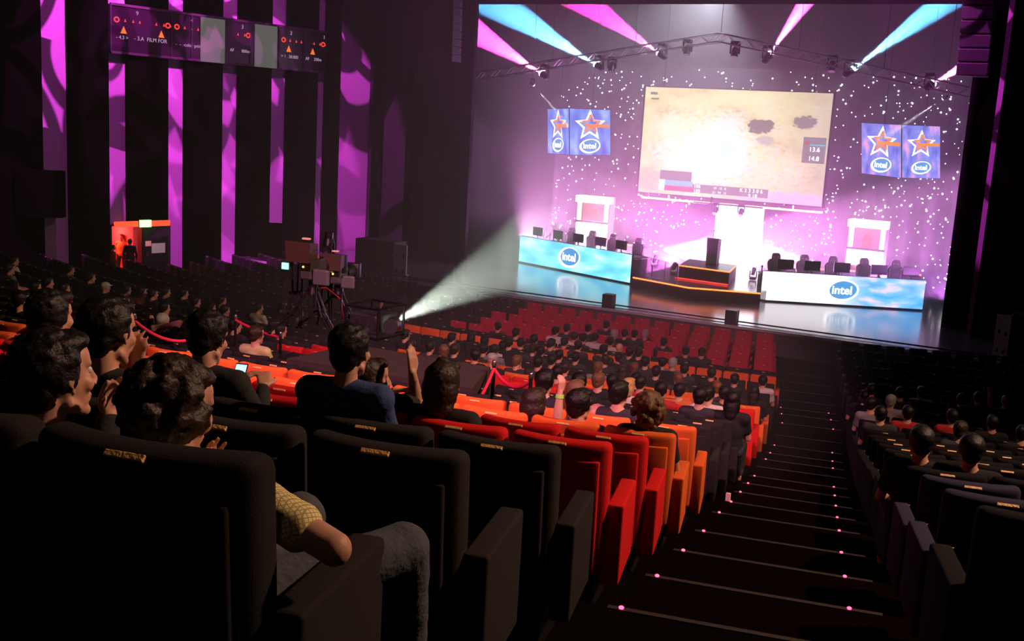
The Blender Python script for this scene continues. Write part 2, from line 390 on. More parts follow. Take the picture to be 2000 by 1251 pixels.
def make_seat(colr, end=0):
    key = (colr, end)
    m = SEATM[colr]
    t = thing('theatre_seat', '', 'seat')
    pp = seat_parts(0)
    pp['backrest'].build('backrest', m, t, 'all'); pp['back_panel'].build('back_panel', m, t, 'all')
    pp['seat_cushion'].build('seat_cushion', m, t, 'all'); pp['pedestal'].build('pedestal', BLACKM, t)
    if end == 0 or end == -1: arm_mb().build('armrest', m, t, 'all')
    if end: end_mb(end).build('end_panel', m, t, 'all')
    if end == -1: pass
    pl = MB().rbox((0, -.016, .964), (.10, .018, .012), .003, 1, Matrix.Rotation(math.radians(42), 3, 'X')).build('number_plate', plate_mat, t)
    if end: MB().box((end * .29, .592, .60), (.05, .006, .03)).build('end_tag', mat('white_tag', (.8, .8, .8), .5), t)
    remember(t); PROTO[key] = t; return t
FARMESH = {}
def far_mesh(colr, end=0):
    if (colr, end) in FARMESH: return FARMESH[(colr, end)]
    pp = seat_parts(1); mb = MB()
    for k in ('backrest', 'seat_cushion'): mb.add(pp[k].v, pp[k].f)
    a = arm_mb(1) if not end else end_mb(end); mb.add(a.v, a.f); mb.cur = 1; mb.add(pp['pedestal'].v, pp['pedestal'].f)
    mb.cur = 2; mb.box((0, -.008, .960), (.07, .018, .016))
    me = mb.mesh('theatre_seat', [SEATM[colr], BLACKM, plate_mat], 'all'); FARMESH[(colr, end)] = me; return me
# deck that replaces some seats (camera platform), in plan
DECK_Z = 3.45
dk = [PZ(921, 758, DECK_Z), PZ(958, 716, DECK_Z), PZ(690, 672, DECK_Z), PZ(560, 700, DECK_Z)]
def in_poly(p, poly, m=0):
    c = sum((q[0] for q in poly)) / len(poly), sum((q[1] for q in poly)) / len(poly)
    poly = [(c[0] + (q[0] - c[0]) * (1 + m), c[1] + (q[1] - c[1]) * (1 + m)) for q in poly]
    r = False; j = len(poly) - 1
    for i in range(len(poly)):
        a, b = poly[i], poly[j]
        if (a[1] > p[1]) != (b[1] > p[1]) and p[0] < (b[0] - a[0]) * (p[1] - a[1]) / (b[1] - a[1]) + a[0]: r = not r
        j = i
    return r
DECK = [(q.x, q.y) for q in dk]
SLOTS = []
for i, R in enumerate(ROWS):
    if R['name'] == 'behind': continue
    nm = R['name']; r = R['r']
    nmax = int((2 * R['te'] * r) / .6)
    for j in range(nmax):
        t = R['te'] - (j * .6 + .325) / r
        SLOTS.append(('centre', i, j, t, 1 if j == 0 else (-1 if j == nmax - 1 else 0)))
    _, hi = theta_range(r, .5)
    j = 0
    while True:
        t = R['tr'] + (j * .6 + .325) / r
        if t > hi: break
        SLOTS.append(('right', i, j, t, -1 if j == 0 else 0)); j += 1
    lo, _ = theta_range(r, .6); j = 0
    while True:
        t = -R['tr'] - (j + .5) * .6 / r
        if t < lo: break
        SLOTS.append(('left', i, j, t, 1 if j == 0 else 0)); j += 1
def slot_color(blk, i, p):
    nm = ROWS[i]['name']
    if blk == 'right': return 'navy' if nm in 'DE' else 'shaded_black'
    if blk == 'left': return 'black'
    c = COLOR[nm]
    if nm in 'RSTUVW' and p.x < -14.8: return 'black'
    if nm in 'LMNO' and p.x < -12.5: return 'black'  # unlit seats here get black in place of their own colour
    return c
BLK = {'centre': 'left of the stairs', 'right': 'right of the stairs', 'left': 'left of the far left stairs'}
vis = []
for (blk, i, j, t, e) in SLOTS:
    R = ROWS[i]; p = pol(R['r'], t, R['f'])
    if in_poly((p.x, p.y), DECK, .12): continue
    if (p.x + 28.9) ** 2 + (p.y - 27.6) ** 2 < 2.6: continue
    X, Y, D = project((p.x, p.y, R['top']))
    if D < .8: continue
    if X < -140 - 300 / D or X > 2060 + 300 / D or Y > 1300 + 300 / D: continue
    vis.append((D, blk, i, j, t, e, p))
vis.sort(key=lambda a: a[0])
print('seats in view', len(vis))
FS = lambda i: .84 if ROWS[i]['name'] in 'STUVW' else 1.0
OCC = []                                              # filled by the people list: (row, x) kept for reference
stuff = {}
COLWORD = {'black': 'black', 'red': 'red', 'orange': 'orange', 'crimson': 'crimson', 'navy': 'dark navy', 'shaded_black': 'black'}
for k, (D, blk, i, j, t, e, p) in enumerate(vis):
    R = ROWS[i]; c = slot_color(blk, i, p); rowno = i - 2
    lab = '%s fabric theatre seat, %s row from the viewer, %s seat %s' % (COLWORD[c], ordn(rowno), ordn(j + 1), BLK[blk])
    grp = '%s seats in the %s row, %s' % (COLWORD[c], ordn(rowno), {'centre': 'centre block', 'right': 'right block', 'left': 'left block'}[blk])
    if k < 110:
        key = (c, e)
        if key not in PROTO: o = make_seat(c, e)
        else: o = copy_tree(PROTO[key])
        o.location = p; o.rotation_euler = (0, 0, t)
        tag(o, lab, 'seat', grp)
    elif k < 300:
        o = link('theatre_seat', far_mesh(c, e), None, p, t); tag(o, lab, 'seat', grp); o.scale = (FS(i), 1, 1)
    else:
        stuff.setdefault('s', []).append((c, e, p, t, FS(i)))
if stuff:
    mb = MB(); names = ['black', 'navy', 'red', 'orange', 'crimson', 'shaded_black']
    src = {}
    for c, e, p, t, sxx in stuff['s']:
        m4 = Matrix.Translation(p) @ Matrix.Rotation(t, 4, 'Z') @ Matrix.Diagonal((sxx, 1, 1, 1))
        if e not in src:
            s_ = MB(); s_.rbox((0, .055, .60), (.565, .115, .76), .04, 1, None, None); s_.rbox((0, .33, .43), (.50, .46, .13), .04, 1)
            a = MB().box((.30, .34, .585), (.055, .38, .055)) if not e else MB().box((e * .308, .34, .40), (.095, .50, .46)); s_.add(a.v, a.f)
            src[e] = s_
        s_ = src[e]; mb.cur = names.index(c); mb.add([m4 @ Vector(v) for v in s_.v], s_.f)
        mb.cur = 6; q = MB().box((0, -.008, .960), (.07, .018, .016)); mb.add([m4 @ Vector(v) for v in q.v], q.f)
    o = mb.build('far_seats', [SEATM[x] for x in names] + [plate_mat], None, 'all')
    tag(o, 'the smallest distant theatre seats, rows of crimson, orange and black backs', 'seats', None, 'stuff')
# ---- step lights
lm = glow('red_step_led', (1, .06, .14), 5)
slp = None; cnt = 0
for side in (0, 1):
    cnt = 0
    for i, R in enumerate(ROWS[3:22]):
        k = i + 3
        if R['name'] in 'ABCLP' and R['name'] != 'C': continue
        b = R['b'] + .72; rr = RN[k]
        x = xe(b) + .17 if side == 0 else xr(b) - .3
        t = math.asin((x - CX) / rr); p = pol(rr + .02, t, R['f'] + .012)
        if slp is None:
            slp = MB().ell((0, 0, .002), (.014, .014, .009), None, 10, 6).build('step_light', lm); o = slp
        else: o = copy_tree(slp)
        o.location = p
        cnt += 1
        tag(o, 'tiny red step light at the %s end of the %s lit stair edge' % ('left' if side == 0 else 'right', ordn(cnt)), 'step light', 'red step lights along the stairs')
# ---------------------------------------------------------------- displays
def sky_pic(name, ca, cb, cc, scale=3, s=1.0, whiteleft=0, seed=0.):
    def b(n, l, uv):
        mp = N(n, 'ShaderNodeMapping'); l.new(uv, mp.inputs[0]); mp.inputs['Location'].default_value = (seed, seed * .7, 0); mp.inputs['Scale'].default_value = (2.2, 1, 1)
        nz = N(n, 'ShaderNodeTexNoise'); nz.inputs['Scale'].default_value = scale; nz.inputs['Detail'].default_value = 5; l.new(mp.outputs[0], nz.inputs[0])
        c = ramp(n, l, nz.outputs['Fac'], [(.35, ca), (.52, cb), (.68, cc)])
        if whiteleft:
            sp = N(n, 'ShaderNodeSeparateXYZ'); l.new(uv, sp.inputs[0]); a = mth(n, l, 'MULTIPLY', nz.outputs['Fac'], .5)
            f = mth(n, l, 'SUBTRACT', mth(n, l, 'ADD', sp.outputs[0], a), .78, clamp=False)
            f = mth(n, l, 'MULTIPLY_ADD', f, 5.0, .55, clamp=True); c = mixc(n, l, f, (1, .93, 1), c)
        return c
    return emit_nodes(name, b, s)
def game_pic(n, l, uv):
    sp = N(n, 'ShaderNodeSeparateXYZ'); l.new(uv, sp.inputs[0]); x, y = sp.outputs[0], sp.outputs[1]
    nz = N(n, 'ShaderNodeTexNoise'); nz.inputs['Scale'].default_value = 5; nz.inputs['Detail'].default_value = 6; l.new(uv, nz.inputs[0])
    n2 = N(n, 'ShaderNodeTexNoise'); n2.inputs['Scale'].default_value = 34; n2.inputs['Detail'].default_value = 3; l.new(uv, n2.inputs[0])
    base = ramp(n, l, nz.outputs['Fac'], [(.3, (.55, .42, .2)), (.5, (.82, .72, .38)), (.7, (.9, .86, .55))])
    f = mth(n, l, 'ADD', x, mth(n, l, 'MULTIPLY', nz.outputs['Fac'], .5))
    base = mixc(n, l, mth(n, l, 'MULTIPLY_ADD', f, 2.2, -2.05, clamp=True), base, (.5, .42, .36))
    def blob(cx, cy, rx, ry, soft=3.0):
        a = mth(n, l, 'DIVIDE', mth(n, l, 'SUBTRACT', x, cx), rx); b = mth(n, l, 'DIVIDE', mth(n, l, 'SUBTRACT', y, cy), ry)
        d = mth(n, l, 'SQRT', mth(n, l, 'ADD', mth(n, l, 'MULTIPLY', a, a), mth(n, l, 'MULTIPLY', b, b)))
        d = mth(n, l, 'ADD', d, mth(n, l, 'ADD', mth(n, l, 'MULTIPLY_ADD', nz.outputs['Fac'], 1.6, -.8), mth(n, l, 'MULTIPLY_ADD', n2.outputs['Fac'], 1.4, -.7))); return mth(n, l, 'MULTIPLY_ADD', d, -soft, soft, clamp=True)
    det = mth(n, l, 'MULTIPLY_ADD', n2.outputs['Fac'], .9, .55); base = mixc(n, l, mth(n, l, 'MULTIPLY_ADD', n2.outputs['Fac'], 3.0, -1.55, clamp=True), base, (.5, .42, .3)); c = mixc(n, l, mth(n, l, 'MULTIPLY', blob(.38, .42, .34, .42, 1.6), .8), base, (1, 1, .93))  # white blob paints the overexposed screen centre into the picture
    c = mixc(n, l, blob(.47, .4, .13, .2, 2), c, (.62, .9, .9))
    c = mixc(n, l, blob(.18, .62, .16, .14, 1.5), c, (.72, .86, .6))
    c = mixc(n, l, blob(.66, .68, .085, .08, 5), c, (.2, .17, .14)); c = mixc(n, l, blob(.88, .74, .07, .06, 5), c, (.22, .19, .17))
    c = mixc(n, l, blob(.68, .56, .05, .07, 3), c, (.5, .46, .4))
    fl_ = ramp(n, l, n2.outputs['Fac'], [(.3, (.9, .35, .4)), (.45, (.95, .85, .75)), (.6, (1, .8, .3)), (.75, (.45, .6, .95))])
    c = mixc(n, l, mth(n, l, 'MULTIPLY', blob(.74, .3, .18, .17, 2), .55), c, fl_)
    c = mixc(n, l, mth(n, l, 'MULTIPLY', blob(.06, .16, .1, .14, 2), .6), c, (.8, .35, .3)); c = mixc(n, l, blob(.9, .03, .4, .09, 2), c, (.95, .5, .8))
    return c
GAME = emit_nodes('game_picture', game_pic, 1.6)
DESKL = sky_pic('cyan_sky_picture', (.1, .55, .95), (.22, .78, .98), (.6, .95, 1), 2.2, 1.7, 0, 3.1)
DESKR = sky_pic('pink_cloud_picture', (.05, .32, .8), (.2, .5, .9), (.95, .6, .9), 2.6, 1.7, 1, 7.3)
SIDEL = sky_pic('blue_sky_picture', (.06, .1, .6), (.13, .3, .85), (.35, .55, .95), 1.6, 1.5, 0, 1.1)
SIDER = sky_pic('violet_cloud_picture', (.1, .12, .6), (.2, .25, .75), (.8, .35, .7), 2.6, 1.5, 0, 5.0)
WHITE = glow('white_print', (1, .98, 1), 2.6); OR_LED = glow('orange_led', (1, .2, .04), 3.4); HUDG = glow('grey_caption', (.35, .33, .33), .9)
HUDC = glow('cyan_caption', (.2, .75, .85), 1.0); HUDR = glow('red_caption', (.75, .1, .15), 1.0); ORANGE = glow('orange_print', (1, .28, .02), 1.3); REDP = glow('red_print', (1, .05, .05), 1.2)
def flat(mb, o, x, z, pts, off=.01):
    """outline given in (u, v) metres on the wall frame o, x right, z up"""
    m4 = frame4(o, x, z); return mb.add([m4 @ Vector((u, v, off)) for u, v in pts], [tuple(range(len(pts)))])
def ringpts(mb, m4, cx, cy, rx, ry, wfun, off, n=48, rot=0.):
    vs = []
    for k in range(n + 1):
        a = 2 * math.pi * k / n; w_ = wfun(a)
        for q in (1, 1 - w_):
            u, v = rx * q * math.cos(a), ry * q * math.sin(a)
            vs.append(m4 @ Vector((cx + u * math.cos(rot) - v * math.sin(rot), cy + u * math.sin(rot) + v * math.cos(rot), off)))
    mb.add(vs, [(2 * k, 2 * k + 2, 2 * k + 3, 2 * k + 1) for k in range(n)])
def oval_logo(parent, o, x, z, w_, s=1.0, dark=None):
    """the swoosh-ringed lower-case word mark on the panels"""
    m4 = frame4(o, x, z)
    mb = MB(); ringpts(mb, m4, 0, 0, w_ / 2, w_ * .33, lambda a: .10 + .12 * (1 + math.sin(a - 2.2)) / 2, .012, rot=.12); mb.build('logo_ring', WHITE, parent); fb = MB(); fb.add([m4 @ Vector((w_ * .46 * math.cos(a * .1963), w_ * .29 * math.sin(a * .1963), .006)) for a in range(32)], [tuple(range(32))]); fb.build('logo_field', glow('logo_blue_field', (.08, .35, .75), 1.3), parent)
    textmesh('logo_word', 'intel', w_ * .36, WHITE, parent, m4 @ Matrix.Translation((-.01 * w_, .0, .014)), .002, bold=w_ * .008)
def star_pts(R, r, n=5, rot=math.pi / 2):
    return [((R if k % 2 == 0 else r) * math.cos(rot + math.pi * k / n), (R if k % 2 == 0 else r) * math.sin(rot + math.pi * k / n)) for k in range(2 * n)]
def star_logo(parent, o, x, z, s):
    m4 = frame4(o, x, z)
    def ring(name, R, wd, m, off, dx=0, dy=0):
        a = star_pts(R, R * .45); b = star_pts(R - wd * 1.9, (R - wd * 1.9) * .45); n = len(a); mb = MB()
        mb.add([m4 @ Vector((u + dx, v + dy, off)) for u, v in a] + [m4 @ Vector((u + dx, v + dy, off)) for u, v in b], [(k, (k + 1) % n, n + (k + 1) % n, n + k) for k in range(n)]); mb.build(name, m, parent)
    ring('white_star', s * .5, s * .07, WHITE, .012); ring('orange_star', s * .34, s * .07, ORANGE, .016, s * .04, s * .05)
    mb = MB(); mb.add([m4 @ Vector((u * s, v * s, .018)) for u, v in ((-.1, -.06), (.62, -.06), (.62, .05), (-.1, .05))], [(0, 1, 2, 3)]); mb.build('orange_banner', ORANGE, parent)
def screen(name, label, cat, bl, br, tr, tl, m, thick=.12, group=None):
    bl, br, tr, tl = map(Vector, (bl, br, tr, tl)); c = (bl + br + tr + tl) / 4
    t = thing(name, label, cat, c, 0, group); q = [p - c for p in (bl, br, tr, tl)]
    nrm = (q[1] - q[0]).cross(q[3] - q[0]).normalized()
    quad_uv('display', *[p + nrm * .004 for p in q], m, t)
    fr = [p * 1.02 for p in q]; MB().add(fr + [p - nrm * thick for p in fr], [(0, 1, 2, 3), (7, 6, 5, 4), (0, 4, 5, 1), (1, 5, 6, 2), (2, 6, 7, 3), (3, 7, 4, 0)]).build('frame', BLACKP, t)
    return t, q, nrm
# ---- main screen
SY = 41.6
sl = P(1262, 168, SY); sr = P(1628, 184, SY); zt = (sl.z + sr.z) / 2; zb = (P(1245, 368, SY).z + P(1608, 408, SY).z) / 2 - .02
t, q, _ = screen('main_screen', 'huge projection screen showing a pale strategy game above the stage centre', 'screen', (sl.x, SY, zb), (sr.x, SY, zb), (sr.x, SY, zt), (sl.x, SY, zt), GAME, .15)
SW, SH = sr.x - sl.x, zt - zb
for s_ in (-.8, .8): MB().tube((s_ * SW / 2, .08, q[2].z), (s_ * SW / 2, .08, HT - t.location.z - .05), .02, None, 6).build('hanging_cable', BLACKM, t)
def hud(name, u0, v0, u1, v1, m, off=.012):
    x0, x1 = q[0].x + SW * u0, q[0].x + SW * u1; z0, z1 = q[0].z + SH * v0, q[0].z + SH * v1
    MB().add([(x0, -off, z0), (x1, -off, z0), (x1, -off, z1), (x0, -off, z1)], [(0, 1, 2, 3)]).build(name, m, t)
def hudtext(txt, u, v, size, m=WHITE, off=.02):
    textmesh('caption_text', txt, size, m, t, frame4((q[0].x + SW * u, -off, q[0].z + SH * v), (1, 0, 0)), .001)
hud('caption_bar', .30, .035, .72, .115, HUDG); hud('caption_bar', .12, .135, .30, .225, HUDG); hud('blue_team_bar', .15, .085, .31, .135, HUDC, .016); hud('red_team_bar', .15, .035, .31, .085, HUDR, .016)
hud('team_icon', .12, .035, .15, .135, WHITE, .018); hud('caption_bar', .875, .38, .99, .61, HUDG); hud('red_team_bar', .885, .545, .905, .575, HUDR, .018); hud('blue_team_bar', .91, .535, .985, .548, HUDC, .018)
hud('caption_bar', .03, .93, .07, .955, HUDG); hud('caption_bar', .035, .885, .08, .9, HUDG)
for txt, u, v, s_ in (('186', .335, .095, .19), ('189', .335, .05, .19), ('13.6', .935, .50, .24), ('14.8', .935, .42, .24), ('K 3 3 3 0 6', .63, .09, .2), ('9 18', .64, .045, .2), ('39   12   8', .46, .09, .12), ('21   94   12', .46, .05, .12)): hudtext(txt, u, v, s_)
lab = MB().box((0, 0, 0), (.28, .03, .09)); 
# ---- led bar and lamp pipe below the screen
a, b = P(1254, 381, SY), P(1607, 409, SY); tag(MB().box((0, 0, 0), (b.x - a.x, .07, .07)).box((-2.5, .05, .1), (.05, .05, .24)).box((2.5, .05, .1), (.05, .05, .24)).build('led_bar', glow('pink_orange_led', (1, .42, .2), 5)), 'thin glowing orange light bar hanging under the main screen', 'light bar').location = ((a.x + b.x) / 2, SY, (a.z + b.z) / 2 - .1)
LEDZ = (a.z + b.z) / 2 - .1
def moving_head(loc, tgt, lens, label, up=True, s=1.0, group=None):
    """base box clamped to the truss, yoke, round head aimed at tgt"""
    t = thing('moving_head', label, 'stage light', loc, 0, group); sg = 1 if up else -1
    MB().rbox((0, 0, sg * .36 * s), (.30 * s, .26 * s, .12 * s), .02, 1).build('base', BLACKP, t)
    MB().box((-.16 * s, 0, sg * .16 * s), (.035 * s, .1 * s, .36 * s)).box((.16 * s, 0, sg * .16 * s), (.035 * s, .1 * s, .36 * s)).box((0, 0, sg * .3 * s), (.34 * s, .12 * s, .04 * s)).build('yoke', BLACKM, t)
    d = (Vector(tgt) - Vector(loc)).normalized(); h = MB().tube(-d * .16 * s, d * .14 * s, .115 * s, .125 * s, 16).ell(-d * .14 * s, .11 * s, None, 14, 8).build('head', BLACKP, t, True)
    if lens is not None: MB().ell(d * .15 * s, .112 * s, None, 18, 12).build('lens', lens, h)
    return t, Vector(loc) + d * .29 * s
for k, (px, py) in enumerate(((1397, 411), (1447, 415))):
    p = P(px, py, SY - .2); moving_head(p, p + Vector((0, -.5, -1)), glow('pale_lens', (.8, .55, .9), 1.5), '%s small dark stage lamp hanging from the pipe under the main screen' % ('left' if k == 0 else 'right'), True, .75, 'lamps under the main screen')
    MB_ = 0
a, b = P(1355, 396, SY - .2), P(1490, 405, SY - .2); zz = P(1420, 400, SY - .2).z
tag(MB().tube((a.x, SY - .2, zz), (b.x, SY - .2, zz), .03).tube((P(1424, 0, SY - .2).x, SY - .2, zz), (P(1424, 0, SY - .2).x, SY - .2, zb + .05), .03).tube((P(1424, 0, SY - .2).x, SY - .2, zb + .0), (P(1424, 0, SY - .2).x, SY + .05, zb + .0), .02).build('lamp_pipe', BLACKM), 'thin dark pipe carrying two lamps below the main screen', 'pipe')
# ---- side screens with star and oval marks
V3 = lambda *a: Vector(a)
def pair(name, pl, m, labs, grp):
    for k in range(2):
        (a, ya), (b, yb) = pl[k]
        bl, br, tl, tr = P(a[0], a[2], ya), P(b[0], b[2], yb), P(a[0], a[1], ya), P(b[0], b[1], yb)
        t_, q_, nr = screen('side_screen', labs[k], 'screen', bl, br, tr, tl, m, .1, grp)
        x = q_[1] - q_[0]; z = q_[3] - q_[0]; wd = x.length; sgn = Vector((0, 0, 0))
        MB().tube(V3(0, .06, q_[2].z), V3(0, .06, HT - t_.location.z - .05), .015, None, 6).build('hanger', BLACKM, t_)
        star_logo(t_, Vector((0, 0, 0)) + z * .14, x, z, wd * (.78 if wd > 1 else 1.0)); oval_logo(t_, z * -.3, x, z, wd * .52)
pair('l', [(((1070, 213, 299), 41.6), ((1111, 212, 302), 40.7)), (((1113, 212, 302), 40.7), ((1192, 215, 303), 41.1))], SIDEL, ['narrow angled blue screen with a star emblem, leftmost above the stage', 'wide blue screen with star and oval emblems left of the main screen'], 'small emblem screens')
pair('r', [(((1683, 240, 338), 41.1), ((1760, 244, 347), 40.6)), (((1762, 244, 347), 40.6), ((1836, 247, 348), 41.1))], SIDER, ['violet cloudy emblem screen just right of the main screen', 'violet cloudy emblem screen furthest right above the stage'], 'small emblem screens')
# ---- star cloth
SCY = 43.4; x0, x1 = P(1078, 400, SCY).x, P(1888, 300, SCY).x; z1 = P(1500, 140, SCY).z + .1
t = thing('star_cloth', 'dark backdrop cloth dotted with tiny white star lights behind the stage', 'backdrop', ((x0 + x1) / 2, SCY, SZ))
mb = MB(); n = 90
for k in range(n + 1):
    x = (x0 - x1) / 2 + (x1 - x0) * k / n; y = .05 * math.sin(k * 1.3); mb.v += [(x, y, 0), (x, y, z1 - SZ)]
mb.f = [(2 * k, 2 * k + 2, 2 * k + 3, 2 * k + 1) for k in range(n)]; mb.mi = [0] * n
mb.build('cloth', mat('backdrop_cloth', (.07, .06, .085), .9, bump=.2, bscale=10, var=.2), t, 'all')
starm = glow('star_led', (1, .97, 1), 9); rnd = random.Random(3); stars = []
smax = 0
for k in range(1500):
    x = rnd.uniform(x0 + .1, x1 - .1); z = rnd.uniform(SZ + .5, z1 - .1); X, Yp, _ = project((x, SCY, z))
    dx = (x - (x0 + x1) / 2)
    if X < 1240 and Yp > 0 and X < 1095 and Yp < 350: continue
    if Yp < 150 and not (int(X / 90) % 2): continue
    if 1385 < X < 1482 and Yp > 395: continue
    stars.append((rnd.choice((.013, .017, .021, .03)), dx, z - SZ))
stars.sort(reverse=True); st0 = MB().ell((0, 0, 0), 1, None, 8, 5).mesh('star_light', starm)
for k, (r, x, z) in enumerate(stars[:95]):
    o = link('star_light', st0, t); o.location = (x, -.09, z); o.scale = (r, r * .5, r)
mb = MB()
for r, x, z in stars[95:1100]: mb.ell((x, -.09, z), (r, r * .5, r), None, 6, 4)
tag(mb.build('small_star_lights', starm, t), kind='stuff')
# ---- glowing panel added for the bright light of the centre entrance
a, b = P(1387, 545, SCY - .25), P(1480, 545, SCY - .25); zt2 = P(1430, 400, SCY - .25).z
def door_glow(n, l, uv):
    sp = N(n, 'ShaderNodeSeparateXYZ'); l.new(uv, sp.inputs[0]); nz = N(n, 'ShaderNodeTexNoise'); nz.inputs['Scale'].default_value = 3; l.new(uv, nz.inputs[0])
    f = mth(n, l, 'ADD', sp.outputs[1], mth(n, l, 'MULTIPLY_ADD', nz.outputs['Fac'], .3, -.15)); return ramp(n, l, f, [(.1, (1, .75, 1)), (.6, (1, .95, 1)), (.95, (.35, .7, .95))])
screen('entrance_glow_panel', 'tall white panel added for the bright glow at the backdrop centre behind the lectern', 'screen', (a.x, SCY - .25, SZ + .1), (b.x, SCY - .25, SZ + .1), (b.x, SCY - .25, zt2), (a.x, SCY - .25, zt2), emit_nodes('entrance_glow', door_glow, 5), .1)
# ---- player desks
def desk(px_in, px_out, Yi, Yo, ht, side, label, m):
    """LED fronted long table; corners at stage level"""
    A, B = Vector(px_in), Vector(px_out)            # A left end, B right end seen from the hall
    c = (A + B) / 2; ang = math.atan2(B.y - A.y, B.x - A.x); L = (B - A).length
    t = thing('player_desk', label, 'desk', (c.x, c.y, SZ), ang, 'player desks')
    q = quad_uv('led_panel', (-L / 2, 0, .06), (L / 2, 0, .06), (L / 2, 0, ht), (-L / 2, 0, ht), m, t)
    MB().rbox((0, .06, ht / 2 + .02), (L, .10, ht - .02), .01, 1).build('panel_back', BLACKP, t)
    MB().rbox((0, .5, ht - .14), (L, .85, .05), .01, 1).build('desk_top', mat('desk_top', (.12, .1, .13), .4), t)
    for s_ in (-1, 1): MB().box((s_ * (L / 2 - .05), .5, ht / 2 - .1), (.06, .8, ht - .2)).build('desk_leg', BLACKP, t)
    MB().box((0, .02, .03), (L, .08, .06)).build('plinth', BLACKP, t)
    return t, L, ang
dl, LL, angL = desk((-20.48, 40.24, 0), (-14.54, 37.88, 0), 0, 0, 1.12, -1, 'long desk with a cyan sky front panel on the left of the stage', DESKL)
oval_logo(dl, (0 - .15, -.01, .60), (1, 0, 0), (0, 0, 1), 1.25)
dr, LR, angR = desk((-9.52, 37.72, 0), (-4.39, 40.24, 0), 0, 0, 1.08, 1, 'long desk with a white and pink cloud front panel on the right of the stage', DESKR)
oval_logo(dr, (0 - .02, -.01, .56), (1, 0, 0), (0, 0, 1), 1.15)
def monitor(loc, rz, label, grp):
    t = thing('monitor', label, 'monitor', loc, rz, grp)
    MB().rbox((0, 0, .36), (.58, .04, .35), .01, 1).build('screen_housing', BLACKP, t)
    MB().box((0, .022, .36), (.54, .003, .31)).build('display', glow('monitor_glow', (.5, .6, .8), .5), t)
    MB().box((0, .01, .11), (.05, .03, .2)).box((0, .02, .01), (.26, .18, .02)).build('stand', BLACKP, t); return t
def gaming_chair(loc, rz, label, grp):
    t = thing('gaming_chair', label, 'chair', loc, rz, grp); m = mat('chair_leather', (.02, .02, .028), .5); m2 = mat('chair_pink_trim', (.7, .15, .5), .5)
    mb = MB(); pr = [(-.2, .5), (.2, .5), (.27, .75), (.30, .98), (.24, 1.08), (.17, 1.12), (.16, 1.26), (.1, 1.34), (-.1, 1.34), (-.16, 1.26), (-.17, 1.12), (-.24, 1.08), (-.30, .98), (-.27, .75)]
    n = len(pr); mb.add([(x, .25 + z * .08, z) for x, z in pr] + [(x, .35 + z * .08, z) for x, z in pr], [tuple(range(n)), tuple(reversed(range(n, 2 * n)))] + [((k + 1) % n, k, n + k, n + (k + 1) % n) for k in range(n)])
    bk = mb.build('backrest', m, t)
    for s_ in (-1, 1): MB().box((s_ * .07, .24 + 1.2 * .08, 1.2), (.06, .02, .03)).box((s_ * .21, .24 + .85 * .08, .85), (.025, .02, .35)).build('pink_trim', m2, bk)
    MB().rbox((0, .05, .48), (.52, .5, .12), .04, 2).build('seat', m, t)
    for s_ in (-1, 1): MB().box((s_ * .30, .1, .68), (.06, .3, .03)).box((s_ * .30, .1, .57), (.03, .05, .2)).build('armrest', BLACKP, t)
    mb = MB().tube((0, .05, .08), (0, .05, .44), .03)
    for k in range(5): a = k * 2 * math.pi / 5; mb.tube((0, .05, .09), (.3 * math.cos(a), .05 + .3 * math.sin(a), .05), .02).ell((.3 * math.cos(a), .05 + .3 * math.sin(a), .03), .03, None, 8, 5)
    mb.build('base', BLACKM, t); return t
def on_desk(t, ang, u, back, z): 
    c = t.location; return Vector((c.x + u * math.cos(ang) - back * math.sin(ang), c.y + u * math.sin(ang) + back * math.cos(ang), z))
ORDW = ['leftmost', 'second', 'middle', 'fourth', 'rightmost']
for (t, ang, L, ht, mons, chs, nm) in ((dl, angL, LL, 1.12, (1090, 1129, 1173, 1213, 1050), (1064, 1105, 1145, 1186, 1236), 'left'), (dr, angR, LR, 1.08, (1534, 1586, 1644, 1716, 1779), (1518, 1574, 1630, 1692, 1754), 'right')):
    def u_of(px, back):
        best = min(range(-400, 401), key=lambda k: abs(project(on_desk(t, ang, k * .01, back, SZ + 1.2))[0] - px)); return best * .01
    ms = sorted(mons)
    for k, px in enumerate(ms):
        monitor(on_desk(t, ang, u_of(px, .4), .4, SZ + ht - .115), ang, '%s of five black monitors standing on the %s desk, seen from behind' % (ORDW[k], nm), 'monitors on the %s desk' % nm)
    for k, px in enumerate(sorted(chs)):
        gaming_chair(on_desk(t, ang, u_of(px, 1.35), 1.3, SZ + .24), ang, '%s of five dark gaming chairs behind the %s desk' % (ORDW[k], nm), 'gaming chairs behind the %s desk' % nm)
    p0, p1 = on_desk(t, ang, -L / 2 + .4, 2.6, SZ + .75), on_desk(t, ang, L / 2 + .1, 2.6, SZ + .75)
    c = (p0 + p1) / 2; tt = thing('rear_platform', 'low dark platform with an orange lit edge behind the %s desk' % nm, 'platform', (c.x, c.y, SZ), ang, 'platforms behind the desks')
    ex = .55 if nm == 'right' else -1.1; WL = L - .1 if nm == 'right' else L - 1.9; hz_ = (P(1760, 538, 42.0).z if nm == 'right' else P(1150, 466, 42.0).z) - SZ; MB().box((ex, .3, hz_ / 2 - .02), (WL, .5, hz_ - .04)).build('deck', BLACKP, tt); MB().box((0, -1.25, .12), (L - .4, 1.7, .23)).build('step', BLACKP, tt); MB().box((ex, .03, hz_), (WL, .05, .06)).build('edge_light', OR_LED, tt)
